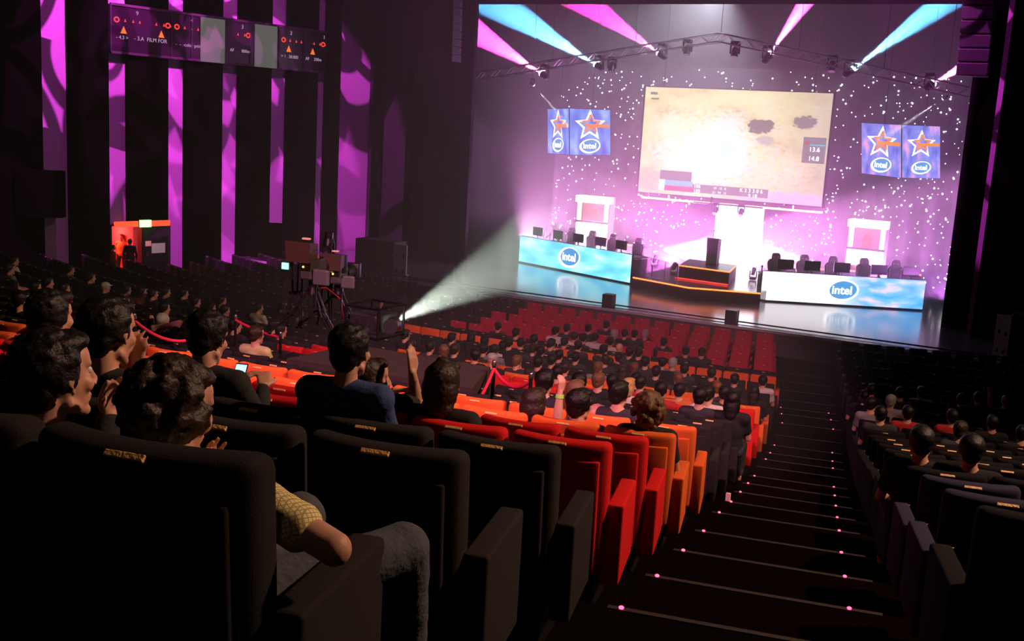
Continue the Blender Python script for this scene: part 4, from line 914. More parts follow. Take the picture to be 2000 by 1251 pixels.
def hair_mesh(H, R, kind, voxel=.012, fine=False, s=1.07):
    mb = MB(); T = lambda *p: H + R @ (V(*p) * s); E = lambda c, r: mb.ell(T(*c), tuple(x * s for x in r), R, 18, 12); rr = random.Random(kind)
    if kind == 'cap': E((0, -.015, .055), (.086, .105, .072)); mb.rc(T(-.04, .1, .05), .014 * s, T(.04, .1, .05), .014 * s); mb.rc(T(-.03, .14, .045), .009 * s, T(.03, .14, .045), .009 * s); E((0, .1, .05), (.055, .05, .010)); return remesh(mb, voxel, 2)
    if kind == 'beanie': E((0, -.02, .045), (.088, .106, .088)); return remesh(mb, voxel, 2, .003, 60)
    E((0, -.034, .045), (.086, .096, .083)); E((0, -.062, -.01), (.068, .05, .07)); E((0, .03, .094), (.062, .055, .03))
    for q in (-1, 1): E((q * .071, -.02, .018), (.014, .04, .045))
    if kind == 'long':
        E((0, -.075, -.06), (.085, .045, .12)); E((-.07, -.03, -.05), (.028, .05, .11)); E((.07, -.03, -.05), (.028, .05, .11)); E((0, -.08, -.15), (.075, .035, .07))
    if kind == 'bob': E((0, -.045, -.02), (.094, .085, .1)); E((0, -.055, -.08), (.085, .06, .05))
    if kind == 'bun': E((0, -.045, -.02), (.092, .088, .115)); E((0, -.055, -.1), (.085, .065, .06)); E((-.01, -.02, .125), (.032, .028, .018))
    if kind == 'curly':
        for k in range(150):
            a = rr.uniform(0, 6.28); e = rr.uniform(-.9, 1.5); c = V(math.cos(a) * math.cos(e) * .092, -.032 + math.sin(a) * math.cos(e) * .104, .03 + math.sin(e) * .098)
            if c.y > .045 and c.z < .07: continue
            mb.ell(T(*c), rr.uniform(.014, .024) * s, None, 8, 6)
        E((0, -.06, -.07), (.085, .055, .07))
    if kind == 'fluffy':
        for k in range(90):
            a = rr.uniform(0, 6.28); e = rr.uniform(-1.1, 1.5); c = V(math.cos(a) * math.cos(e) * .098, -.03 + math.sin(a) * math.cos(e) * .106, .0 + math.sin(e) * .115)
            if c.y > .045 and c.z < .07: continue
            mb.ell(T(*c), rr.uniform(.016, .03) * s, None, 8, 6)
    if kind == 'tuft':
        for k in range(60):
            a = rr.uniform(0, 6.28); e = rr.uniform(.1, 1.5); mb.ell(T(math.cos(a) * math.cos(e) * .08, -.03 + math.sin(a) * math.cos(e) * .092, .045 + math.sin(e) * .078), rr.uniform(.012, .018) * s, None, 8, 6)
    return remesh(mb, voxel, 1 if kind in ('curly', 'fluffy') else 3, (.0035 if kind == 'tuft' else .005) if fine else .006, 70)
def seated(yaw=0, pitch=0, lean=0, tilt=0, arms='lap', hh=1.19, fwd=.0):
    H = V(lean, .20 + fwd, hh); R = rot(yaw, pitch, tilt); ns = V(lean * .8, .165 + fwd * .8, hh - .15); ch = V(lean * .5, .20 + fwd * .6, hh - .37); hp = V(0, .27, .55)
    g = dict(head=H, R=R, neck=ns, chest=ch, hip=hp, sh=(ns + V(-.18, .0, -.045), ns + V(.18, .0, -.045)), leg=((V(-.13, .66, .53), V(-.13, .64, .11)), (V(.13, .66, .53), V(.13, .64, .11))))
    L = (V(-.23, .30, hh - .48), V(-.14, .5, hh - .48)); Rr = (V(.23, .30, hh - .48), V(.14, .5, hh - .48))
    if arms == 'chin': Rr = (V(.25, .36, hh - .46), H + R @ V(.05, .08, -.17))
    if arms == 'behind': L = (H + V(-.27, .05, .03), H + V(-.09, -.10, -.03)); Rr = (H + V(.27, .05, .03), H + V(.09, -.10, -.03))
    if arms == 'up': Rr = (V(.28, .30, hh - .22), V(.24, .36, hh + .06))
    if arms == 'mouth': L = (V(-.22, .38, hh - .42), H + R @ V(-.03, .13, -.13)); Rr = (V(.22, .38, hh - .42), H + R @ V(.04, .13, -.13))
    if arms == 'phone': L = (V(-.21, .35, hh - .42), V(-.07, .54, hh - .30)); Rr = (V(.21, .35, hh - .42), V(.10, .54, hh - .30))
    g['el'] = (L[0], Rr[0]); g['wr'] = (L[1], Rr[1]); return g
VAR = {}
def variant(key, pose, hair, voxel=.017):
    b, s_, t_ = figure(pose, voxel); h = hair_mesh(pose['head'], pose['R'], hair, .013) if hair else None
    b.materials.clear(); b.materials.append(SKIN); s_.materials.clear(); s_.materials.append(CLOTH); t_.materials.clear(); t_.materials.append(CLOTH)
    if h: h.materials.clear(); h.materials.append(MATS['cap_cloth'] if hair in ('cap', 'beanie') and False else HAIRC)
    VAR[key] = (b, s_, t_, h, hair)
variant('ahead', seated(0, -3), 'short'); variant('right', seated(17, -3), 'tuft'); variant('left', seated(-28, -2, .02), 'short'); variant('long', seated(5, -3), 'long'); variant('blond', seated(18, -4), 'bob')
variant('chin', seated(20, -6, .03, 4, 'chin', 1.14, .05), 'tuft'); variant('behind', seated(0, -2, 0, 0, 'behind', 1.15), 'beanie'); variant('cap', seated(12, -3), 'cap'); variant('bald', seated(8, -3), None); variant('up', seated(10, 0, 0, 0, 'up'), 'short')
HC = dict(k=(.004, .003, .003), b=(.022, .011, .007), l=(.13, .065, .03), y=(.45, .27, .10), g=(.35, .33, .32), w=(.6, .58, .55), r=(.16, .05, .025))
HW = dict(k='black haired', b='dark brown haired', l='light brown haired', y='blond haired', g='grey haired', w='white haired', r='reddish haired')
CC = dict(k=(.012, .012, .014), d=(.03, .03, .036), n=(.02, .035, .09), w=(.55, .5, .46), r=(.35, .02, .02), g=(.16, .16, .17), o=(.5, .13, .04), p=(.35, .25, .3), y=(.5, .45, .2))
CW = dict(k='black top', d='dark top', n='navy top', w='pale top', r='red top', g='grey top', o='orange top', p='pinkish top', y='yellow top')
def person_from(key, hc, cc, tc='d'):
    b, s_, t_, h, kind = VAR[key]; o = link('person', b)
    x = link('shirt', s_, o); x.color = (*CC[cc], 1)
    x = link('trousers', t_, o); x.color = (*CC[tc], 1)
    if h: x = link('cap' if kind == 'cap' else 'knitted_hat' if kind == 'beanie' else 'hair', h, o); x.color = (*HC[hc], 1)
    return o
def row_of(px, py, dz=.21, imin=3):
    best = None
    for i, R_ in enumerate(ROWS):
        if i < imin: continue
        r_ = ray(px, py); rr_ = R_['r'] - .20                       # cylinder round the row centre
        ox, oy = -CX, -CY; a_ = r_[0] ** 2 + r_[1] ** 2; b_ = 2 * (ox * r_[0] + oy * r_[1]); c_ = ox * ox + oy * oy - rr_ ** 2; D = b_ * b_ - 4 * a_ * c_
        if D < 0: continue
        t_ = (-b_ - math.sqrt(D)) / (2 * a_)
        if t_ <= 0: t_ = (-b_ + math.sqrt(D)) / (2 * a_)
        p = Vector(r_ * t_) + V(0, 0, ZC); e = p.z - (R_['top'] + dz)
        if best is None or abs(e) < abs(best[2]): best = (i, p, e)
    return best
# (x, y, variant, hair, top) read off the photograph, far and middle crowd
CROWD = [(1185, 634, 'ahead', 'k', 'd'), (1201, 652, 'right', 'g', 'd'), (1221, 650, 'ahead', 'k', 'k'), (1240, 651, 'ahead', 'k', 'd'), (1261, 652, 'ahead', 'g', 'd'), (1163, 659, 'ahead', 'k', 'w'), (1193, 667, 'ahead', 'k', 'w'),
 (1297, 667, 'ahead', 'k', 'd'), (1210, 680, 'bald', 'w', 'd'), (1180, 684, 'right', 'k', 'd'), (1230, 688, 'ahead', 'k', 'd'), (1248, 689, 'ahead', 'k', 'k'), (1340, 686, 'ahead', 'k', 'd'), (1371, 688, 'ahead', 'k', 'd'), (1209, 698, 'ahead', 'k', 'k'),
 (1180, 703, 'left', 'b', 'd'), (1130, 675, 'ahead', 'k', 'd'), (1103, 668, 'ahead', 'k', 'd'), (1123, 657, 'ahead', 'b', 'w'), (1140, 660, 'ahead', 'k', 'd'), (1125, 698, 'ahead', 'k', 'd'), (1294, 708, 'ahead', 'k', 'k'), (1315, 710, 'right', 'g', 'g'),
 (1261, 707, 'ahead', 'k', 'd'), (1337, 721, 'ahead', 'k', 'd'), (1390, 729, 'ahead', 'k', 'k'), (1169, 719, 'right', 'l', 'g'), (1217, 726, 'long', 'b', 'd'), (1240, 719, 'ahead', 'r', 'd'), (1282, 726, 'ahead', 'k', 'k'), (1243, 741, 'ahead', 'k', 'k'),
 (1435, 741, 'ahead', 'k', 'k'), (1490, 744, 'ahead', 'k', 'w'), (1473, 766, 'long', 'k', 'k'), (1132, 747, 'ahead', 'k', 'k'), (1170, 745, 'right', 'l', 'k'), (1196, 745, 'ahead', 'k', 'k'), (1229, 755, 'blond', 'y', 'w'), (1251, 748, 'ahead', 'k', 'r'),
 (1210, 770, 'right', 'k', 'd'), (1291, 762, 'ahead', 'k', 'r'), (1327, 763, 'ahead', 'k', 'o'), (1322, 740, 'left', 'r', 'd'), (1367, 775, 'ahead', 'k', 'd'), (1384, 771, 'right', 'k', 'w'), (1396, 757, 'left', 'r', 'd'), (1415, 768, 'ahead', 'k', 'd'),
 (1431, 783, 'long', 'k', 'k'), (1125, 768, 'long', 'l', 'd'), (1064, 747, 'ahead', 'k', 'd'), (1089, 729, 'ahead', 'k', 'r'), (1104, 719, 'ahead', 'b', 'd'), (1006, 702, 'chin', 'l', 'd'), (962, 703, 'cap', 'g', 'k'), (926, 694, 'left', 'k', 'k'), (889, 683, 'ahead', 'b', 'k'),
 (865, 686, 'left', 'l', 'd'), (841, 678, 'ahead', 'k', 'd'), (804, 677, 'ahead', 'b', 'r'), (793, 655, 'right', 'k', 'k'), (884, 661, 'right', 'k', 'k'), (922, 655, 'long', 'k', 'k'), (948, 668, 'right', 'k', 'k'), (946, 682, 'ahead', 'k', 'd'),
 (966, 684, 'ahead', 'k', 'g'), (984, 677, 'right', 'k', 'w'), (995, 670, 'ahead', 'k', 'k'), (974, 638, 'ahead', 'k', 'd'), (1009, 651, 'right', 'k', 'd'), (1018, 670, 'ahead', 'k', 'd'), (1042, 681, 'ahead', 'b', 'd'), (1057, 686, 'ahead', 'k', 'd'),
 (1044, 663, 'ahead', 'k', 'd'), (1074, 668, 'chin', 'k', 'd'), (1086, 647, 'right', 'k', 'w'), (1052, 708, 'ahead', 'k', 'd'), (1078, 704, 'ahead', 'k', 'k'), (1093, 694, 'ahead', 'k', 'd'), (1150, 640, 'ahead', 'k', 'd'), (1108, 640, 'ahead', 'k', 'd'),
 (29, 510, 'right', 'k', 'w'), (21, 526, 'right', 'b', 'g'), (138, 528, 'right', 'k', 'g'), (178, 543, 'right', 'k', 'k'), (207, 561, 'cap', 'w', 'k'), (248, 567, 'ahead', 'k', 'w'), (278, 571, 'right', 'k', 'o'), (325, 571, 'right', 'k', 'd'),
 (360, 574, 'right', 'k', 'k'), (95, 553, 'right', 'k', 'k'), (127, 565, 'right', 'b', 'r'), (43, 588, 'right', 'k', 'k'), (70, 563, 'right', 'k', 'k'), (383, 591, 'right', 'k', 'k'), (407, 597, 'chin', 'k', 'k'), (434, 588, 'right', 'k', 'k'), (440, 607, 'right', 'k', 'k'),
 (322, 603, 'right', 'k', 'k'), (318, 624, 'behind', 'g', 'k'), (506, 602, 'right', 'k', 'w'), (461, 636, 'right', 'k', 'k'), (502, 655, 'right', 'b', 'y'), (550, 646, 'right', 'k', 'k'), (536, 637, 'right', 'k', 'k'), (381, 613, 'right', 'k', 'k'),
 (553, 598, 'right', 'k', 'k'), (568, 604, 'right', 'k', 'k'), (585, 614, 'right', 'k', 'k'), (692, 614, 'right', 'k', 'k'), (722, 603, 'up', 'k', 'g'), (300, 575, 'right', 'k', 'd'), (235, 590, 'right', 'k', 'k'),
 (1702, 762, 'ahead', 'k', 'k'), (1740, 784, 'right', 'g', 'p'), (1702, 790, 'right', 'k', 'g'), (1720, 809, 'ahead', 'k', 'd'), (1773, 807, 'ahead', 'k', 'r'), (1758, 768, 'ahead', 'k', 'd'), (1799, 766, 'ahead', 'k', 'w'), (1860, 814, 'ahead', 'k', 'r'),
 (1873, 835, 'chin', 'b', 'd'), (1938, 826, 'ahead', 'k', 'k'), (1965, 784, 'right', 'y', 'k'), (1878, 781, 'right', 'k', 'k'), (1910, 777, 'up', 'k', 'k'), (1685, 774, 'left', 'k', 'k'), (1799, 864, 'ahead', 'k', 'k'), (1896, 880, 'ahead', 'k', 'k'), (1995, 842, 'chin', 'k', 'k')]
TAKEN = set(); LAST = {}
def seat_word(blk, n): return '%s seat %s' % (ordn(n), {'centre': 'left of the stairs', 'right': 'right of the stairs', 'left': 'past the far stairs'}[blk])
def where(i, p):
    R_ = ROWS[i]; th = math.atan2(p.x - CX, CY - p.y)
    if th > (R_['te'] + R_['tr']) / 2: return 'right', max(0, int((th - R_['tr']) * R_['r'] / .6))
    if th > -(R_['te'] + R_['tr']) / 2: return 'centre', max(0, int((R_['te'] - th) * R_['r'] / .6))
    return 'left', max(0, int((-R_['tr'] - th) * R_['r'] / .6))
for (px, py, var, hc, cc) in CROWD:
    i, p, e = row_of(px, py, .21, 9 if px < 1600 else 8); R_ = ROWS[i]; dz = max(-.10, min(.10, e))
    blk, j = where(i, p)
    while (i, blk, j) in TAKEN: j += 1
    TAKEN.add((i, blk, j))
    th = math.atan2(p.x - CX, CY - p.y); base = pol(R_['r'], th, R_['f'] + dz)
    if in_poly((base.x, base.y), DECK, .05): base = pol(R_['r'] + .0, th, R_['f'] + dz)
    o = person_from(var, hc, cc); o.location = base; o.rotation_euler = (0, 0, th)
    hw = '%s capped person' % ('pale' if hc in 'gw' else 'dark') if var == 'cap' else 'grey hatted person' if var == 'behind' else 'bald person' if var == 'bald' else '%s person' % HW[hc]
    if o.name.startswith('person'): tag(o, '%s in %s, %s row, about %s' % (hw, CW[cc], ordn(i - 2), seat_word(blk, j + 1)), 'person', 'seated audience')
# ---------------------------------------------------------------- beams, washes, patterned wall projections
KB = 1.0
for k, (a, b, col) in enumerate(BEAMS):
    if isinstance(col, str): spot('profile_beam', a, b, 25000, (1, 1, 1), 4.5, .2, .02); continue
    spot('beam_light', a, b, 900000 if col[0] > .5 else 900000, col, 15, .25, .03)
def wash(a, b, watt, col, deg, r=.1, blend=.6): return spot('stage_haze_wash', a, b, watt, col, deg, blend, r)
MAG = (1, .16, .9)
# magenta side washes low on the stage, either side of the centre
a = P(1296, 487, 41.5); wash(a, a + Vector((4, -.2, .15)), 42000, (1, .35, .95), 42, .04, .3)
a = P(1574, 508, 41.5); wash(a, a + Vector((-4, -.2, .25)), 24000, (1, .35, .95), 34, .04, .3)
for (a, b, w_, col, deg) in (((-19, 41.6, 1.2), (-15, 42.4, 3.0), 5200, (1, .5, .78), 105), ((-5.2, 41.6, 1.2), (-9, 42.4, 2.8), 3300, (.85, .22, 1), 95), ((-14.6, 42.7, 1.0), (-14, 40, 2.6), 4200, MAG, 110),  # unseen floods added so the stage haze glows
        ((-9.6, 42.7, 1.0), (-10, 40, 2.6), 4200, MAG, 110), ((-21.0, 41.5, 1.2), (-17.5, 42, 5.0), 3500, (.9, .35, .8), 120), ((-3.6, 39.2, 1.4), (-6, 41, 4.0), 900, (.7, .2, .9), 110),
        ((-12.3, 38.6, 12), (-16, 42, 6), 3000, (.85, .85, 1), 110)): wash(a, b, w_, col, deg)
# white-green beam from the lamp on the camera deck
BSRC = P(772, 632, 11.9)
spot('follow_beam', BSRC + Vector((-.05, .12, .02)), P(1035, 488, 37), 190000, (.86, 1, .84), 6.6, .5, .03)
# patterned magenta projections on the side walls
def gobo(name, a, b, watt, deg, curls, col=(1, .1, .88)):
    o = spot(name, a, b, watt, col, deg, .15, .01); l_ = o.data; l_.use_nodes = True; n, l = l_.node_tree.nodes, l_.node_tree.links
    em = n['Emission']; tc = n.new('ShaderNodeTexCoord'); sp = N(n, 'ShaderNodeSeparateXYZ'); l.new(tc.outputs['Normal'], sp.inputs[0])
    z = mth(n, l, 'ABSOLUTE', sp.outputs[2]); half = math.tan(math.radians(deg / 2))
    x = mth(n, l, 'DIVIDE', mth(n, l, 'DIVIDE', sp.outputs[0], z), half); y = mth(n, l, 'DIVIDE', mth(n, l, 'DIVIDE', sp.outputs[1], z), half)
    acc = None
    for (cx_, cy_, r, w_, open_) in curls:                      # rings, discs (w_ >= r) and open curls
        dx = mth(n, l, 'SUBTRACT', x, cx_); dy = mth(n, l, 'SUBTRACT', y, cy_); d = mth(n, l, 'SQRT', mth(n, l, 'ADD', mth(n, l, 'MULTIPLY', dx, dx), mth(n, l, 'MULTIPLY', dy, dy)))
        if open_: an = mth(n, l, 'ARCTAN2', dy, dx); d = mth(n, l, 'ADD', d, mth(n, l, 'MULTIPLY', an, open_ * r))     # a spiral arm
        e = mth(n, l, 'ABSOLUTE', mth(n, l, 'SUBTRACT', d, r)); f = mth(n, l, 'MULTIPLY_ADD', mth(n, l, 'SUBTRACT', e, w_), -60, .5, clamp=True)
        acc = f if acc is None else mth(n, l, 'MAXIMUM', acc, f)
    s_ = mth(n, l, 'MULTIPLY_ADD', acc, -.93, 1.0); l.new(s_, em.inputs['Strength']); return o
rg = random.Random(11)
def curls(nn, spread=1.0):
    out = []
    for k in range(nn):
        r = rg.choice((.1, .16, .24, .34, .46)); out.append((rg.uniform(-spread, spread), rg.uniform(-spread, spread), r, rg.uniform(.035, .07) if k % 5 else r * .3, rg.choice((0, .1, .14, -.12))))
    return out
for (ys, tgt_y, watt) in ((19, 26.0, 21000), (23, 30.8, 19000), (26, 33.8, 16000)):
    a = Vector((-22.2, ys + 3, HT - .6)); b = Vector((XL(tgt_y), tgt_y, 7.0)); gobo('pattern_light', a, b, watt, 50, curls(24))
a = Vector((-7.5, 27, HT - .6)); gobo('pattern_light', a, Vector((-1.6, 36.3, 8.0)), 9000, 34, curls(8))
# ---------------------------------------------------------------- theatrical haze in the air of the hall and stage
mb = MB().prism([(-21.5, 12.0), (-3.2, 12.0), (-3.2, 37.5), (-21.5, 37.5)], .05, 12.4)
hz = mb.build('haze', None if False else mat('tmp_', (0, 0, 0)))
hm = bpy.data.materials.new('haze_air'); hm.use_nodes = True; n, l = nt(hm); n.clear(); out = n.new('ShaderNodeOutputMaterial'); vs_ = n.new('ShaderNodeVolumeScatter')
vs_.inputs['Density'].default_value = .009; vs_.inputs['Anisotropy'].default_value = .25; vs_.inputs['Color'].default_value = (1, 1, 1, 1); l.new(vs_.outputs[0], out.inputs['Volume'])
hz.data.materials.clear(); hz.data.materials.append(hm); tag(hz, 'thin theatrical haze hanging over the stage and the front rows', 'haze', None, 'stuff')

mb = MB().prism([(LX + .1, 37.85), (RX - .1, 37.85), (RX + .2, 38.9), (1.5, 40.0), (1.5, 44.6), (-26.5, 44.6), (-26.5, 40.0), (LX - .2, 38.9)], .8, 13.0); hz2 = mb.build('haze', hm); m2 = hm.copy(); m2.name = 'haze_stage'; hz2.data.materials.clear(); hz2.data.materials.append(m2)
m2.node_tree.nodes['Volume Scatter'].inputs['Density'].default_value = .07; tag(hz2, 'dense glowing haze inside the stage opening around the screens', 'haze', None, 'stuff')
# ---------------------------------------------------------------- people close to the viewer, posed one by one
def dress(body, shirt, trousers, hair, skin, hc, shirt_m, trouser_m, label, eyes=None, grp='people near the viewer'):
    for me, m in ((body, skin), (shirt, shirt_m), (trousers, trouser_m)): me.materials.clear(); me.materials.append(m)
    o = link('person', body); tag(o, label, 'person', grp); s_ = link('shirt', shirt, o); t_ = link('trousers', trousers, o); s_.color = t_.color = (.02, .02, .024, 1)
    if hair is not None: hair.materials.clear(); hair.materials.append(HAIRC); h = link('hair', hair, o); h.color = (*HC[hc], 1)
    return o, s_, t_
def near(px, py, row, key, hair, hc, shirt_m, label, yaw=0, pitch=-3, lean=0, arms='lap', voxel=.009, sleeve=None, hs=1.0, col=None, dz=None, skin=None):
    i = NAMES.index(row); R_ = ROWS[i]; r_ = ray(px, py); rr_ = R_['r'] - .20; a_ = r_[0] ** 2 + r_[1] ** 2; b_ = 2 * (-CX * r_[0] - CY * r_[1]); c_ = CX * CX + CY * CY - rr_ ** 2
    t_ = (-b_ - math.sqrt(b_ * b_ - 4 * a_ * c_)) / (2 * a_); p = Vector(r_ * t_) + V(0, 0, ZC); hh = p.z - R_['f']
    g = seated(yaw, pitch, lean, 0, arms, hh)
    if sleeve: g['sleeve'] = sleeve
    th = math.atan2(p.x - CX, CY - p.y) - lean / rr_; base = pol(R_['r'], th, R_['f'])
    b, s_, tr = figure(g, voxel, True); h = hair_mesh(g['head'], g['R'], hair, .009, True, 1.07 * hs) if hair else None
    o, so, to = dress(b, s_, tr, h, skin or SKIN, hc, shirt_m, CLOTH, label); o.location = base; o.rotation_euler = (0, 0, th)
    if col: so.color = (*CC[col], 1)
    return o, p, g
def W(x, y, z): return V(x, y, z + ZC)
NAVY = mat('navy_jersey', (.028, .055, .17), .9, bump=.25, bscale=90, var=.35)
DENIM = mat('washed_denim', (.06, .07, .085), .9, bump=.4, bscale=70, var=.35); BLKCL = mat('black_cotton', (.012, .011, .012), .9, bump=.3, bscale=80)
# yellow check shirt, small woven squares
CHK = bpy.data.materials.new('yellow_check_cotton'); CHK.use_nodes = True; n, l = nt(CHK); tc = n.new('ShaderNodeTexCoord'); sp = N(n, 'ShaderNodeSeparateXYZ')
mp_ = N(n, 'ShaderNodeMapping'); mp_.inputs['Rotation'].default_value = (.3, .5, .2); l.new(tc.outputs['Object'], mp_.inputs[0]); l.new(mp_.outputs[0], sp.inputs[0]); acc = None
for k in range(3):
    f = mth(n, l, 'FRACT', mth(n, l, 'MULTIPLY', sp.outputs[k], 95)); f = mth(n, l, 'LESS_THAN', f, .22); acc = f if acc is None else mth(n, l, 'MAXIMUM', acc, f)
l.new(mixc(n, l, acc, (.85, .78, .38), (.45, .37, .13)), n['Principled BSDF'].inputs['Base Color']); n['Principled BSDF'].inputs['Roughness'].default_value = .9
# man in profile on the far left
H = Vector(P(112, 738, 2.05)); R = rot(8, 2)
g = dict(head=H, R=R, neck=H + V(-.02, -.045, -.165), chest=H + V(-.02, -.1, -.40), hip=V(-2.45, 1.92, ZC - 1.17), sh=(H + V(-.20, -.08, -.23), H + V(.15, -.06, -.235)), leg=((V(-2.6, 2.4, ZC - 1.14), V(-2.6, 2.45, ZC - 1.56)), (V(-2.3, 2.4, ZC - 1.14), V(-2.3, 2.45, ZC - 1.56))), sleeve=1.2)
hw_ = Vector(P(214, 812, 2.12)); g['el'] = (H + V(-.25, .05, -.46), hw_ + V(.05, -.12, -.22)); g['wr'] = (H + V(-.08, .25, -.46), hw_)
g['hand'] = (None, (V(.10, .18, .95), V(.92, -.05, .1), (1.05, 1.0, .95, .9), .22, -1))
b, s_, tr = figure(g, .0062, True); o, so, to = dress(b, s_, tr, hair_mesh(H, R, 'tuft', .007, True, 1.09), SKIN, 'k', BLKCL, CLOTH, 'man in black seen in profile at the far left, hand raised before his face')
for q in (-1, 1): MB().ell(H + R @ V(q * .031, .076, .016), .0125).build('eye', EYEW, o, 'all')
# curly haired person in the yellow check shirt, elbow on the aisle arm
H = Vector(P(340, 806, 1.95)); R = rot(8, -8, 6)
el = W(-1.365, 1.86, -.945); g = dict(head=H, R=R, neck=H + V(.0, -.05, -.16), chest=V(-1.86, 1.80, ZC - 1.06), hip=V(-1.78, 1.86, ZC - 1.2), sh=(H + V(-.18, -.06, -.21), V(-1.655, 1.86, ZC - .865)), sleeve=.64,
    leg=((W(-1.90, 2.42, -1.16), W(-1.95, 2.5, -1.60)), (W(-1.49, 2.34, -1.135), W(-1.60, 2.56, -1.58))))
g['el'] = (H + V(-.24, .02, -.42), el); wr = Vector(P(430, 925, 2.03)) + V(.05, 0, -.02); g['wr'] = (H + V(-.02, .2, -.44), wr)
g['hand'] = (None, (V(-.85, .1, .30), V(-.2, .2, .9), .8, .08, 1))
b, s_, tr = figure(g, .0062, True); o, so, to = dress(b, s_, tr, hair_mesh(H, R, 'curly', .0075, True, 1.04), SKIN, 'b', CHK, DENIM, 'curly dark haired person in a yellow check shirt leaning an elbow on the aisle armrest')
# navy shirt man
near(686, 688, 'C', 'n', 'tuft', 'k', NAVY, 'man in a navy blue T-shirt seen from behind, just left of the raised arm', yaw=4, pitch=-2, lean=.05, voxel=.0075, sleeve=.72)
# man with the phone
o5, p5_, g5 = near(408, 662, 'C', 'b', 'tuft', 'k', BLKCL, 'dark haired man in black looking down at a bright phone', yaw=2, pitch=-14, arms='phone', voxel=.0085, sleeve=1.2, hs=1.02)
ph = P(468, 731, 4.28); t = thing('phone', 'small bright phone held by the man in black', 'phone', ph, .35); rr = Matrix.Rotation(math.radians(-38), 3, 'X')
MB().rbox((0, 0, 0), (.068, .008, .13), .003, 1, rr).build('body', BLACKP, t); sc_ = MB().box((0, -.0052, 0), (.058, .001, .112)); sc_.v = [tuple(rr @ Vector(v)) for v in sc_.v]; sc_.build('display', glow('phone_glow', (.45, .85, 1), 1.6), t)
near(104, 622, 'C', 'b', 'tuft', 'k', MATS['cloth'], 'dark haired man with a beige top in the third row, far left', yaw=10, pitch=-2, voxel=.010, hs=1.12, col='w')
near(214, 652, 'B', 'b', 'tuft', 'k', BLKCL, 'dark haired man in black holding both hands to his mouth, second row', yaw=4, pitch=-6, arms='mouth', voxel=.0085, sleeve=1.2)
# stretching person beyond the navy man
i = NAMES.index('D'); H = Vector(P(727, 742, 5.15)); R = rot(35, -2); e_ = Vector(P(812, 783, 5.30)); w_ = Vector(P(805, 728, 5.20)); sR = Vector(P(772, 790, 5.12))
g = dict(head=H, R=R, neck=H + V(0, -.04, -.16), chest=H + V(0, -.02, -.38), hip=H + V(0, .05, -.62), sh=(H + V(-.18, -.03, -.22), sR), leg=((H + V(-.12, .45, -.66), H + V(-.12, .45, -1.1)), (H + V(.12, .45, -.66), H + V(.12, .45, -1.1))), sleeve=.78)
g['el'] = (H + V(-.05, .22, -.30), e_); g['wr'] = (Vector(P(770, 763, 5.25)), w_); g['hand'] = ((V(.95, 0, .25), V(0, 0, -1), .5, .06, 1), (V(-.1, .1, 1), V(-.9, .2, .1), .25, .02, -1))
b, s_, tr = figure(g, .0085, True); dress(b, s_, tr, hair_mesh(H, R, 'long', .009, True, 1.08), SKIN, 'b', BLKCL, CLOTH, 'person with dark hair stretching one bare arm straight up, fourth row')
near(868, 752, 'D', 'b', 'bun', 'b', BLKCL, 'person with straight brown hair and a top knot, fourth row', yaw=6, voxel=.010, hs=1.1)
# arm with the green wristband
i = NAMES.index('F'); H = Vector(P(1046, 790, 7.72)); R = rot(5, -4); wr = Vector(P(1094, 765, 7.85)); sR = Vector(P(1058, 822, 7.66)); e_ = Vector(P(1066, 812, 7.72)) + V(.02, .12, 0)
g = dict(head=H, R=R, neck=H + V(0, -.04, -.16), chest=H + V(0, -.02, -.38), hip=H + V(0, .05, -.62), sh=(H + V(-.18, -.03, -.21), H + V(.18, -.03, -.21)), leg=((H + V(-.12, .45, -.66), H + V(-.12, .45, -1.1)), (H + V(.12, .45, -.66), H + V(.12, .45, -1.1))), sleeve=.5)
g['el'] = (H + V(-.22, .15, -.46), H + V(.15, .12, -.14)); g['wr'] = (H + V(-.1, .3, -.4), wr); g['hand'] = (None, (V(.1, .1, 1), V(-.8, .3, .1), .7, .06, -1))
b, s_, tr = figure(g, .009, True); o, so, to = dress(b, s_, tr, hair_mesh(H, R, 'bob', .010, True, 1.16), SKIN, 'b', BLKCL, CLOTH, 'person with bushy brown hair raising a hand that wears a green wristband')
d = (wr - g['el'][1]).normalized(); c = wr - d * .035; MB().tube(c - d * .014, c + d * .014, .036, .034, 16).build('wristband', mat('green_band', (.35, .8, .12), .5), o, True)
near(1133, 792, 'F', 'b', 'short', 'k', NAVY, 'person with short black hair and navy top, sixth row, beside the raised wristband arm', yaw=22, voxel=.010, hs=1.08)
near(1167, 813, 'G', 'b', None, 'k', CLOTH, 'bald person in a dark top, seventh row, mostly hidden', yaw=30, voxel=.012)
near(1268, 800, 'F', 'b', 'fluffy', 'l', BLKCL, 'person with bushy reddish blond hair behind the orange end seats', yaw=8, voxel=.010, hs=1.12)
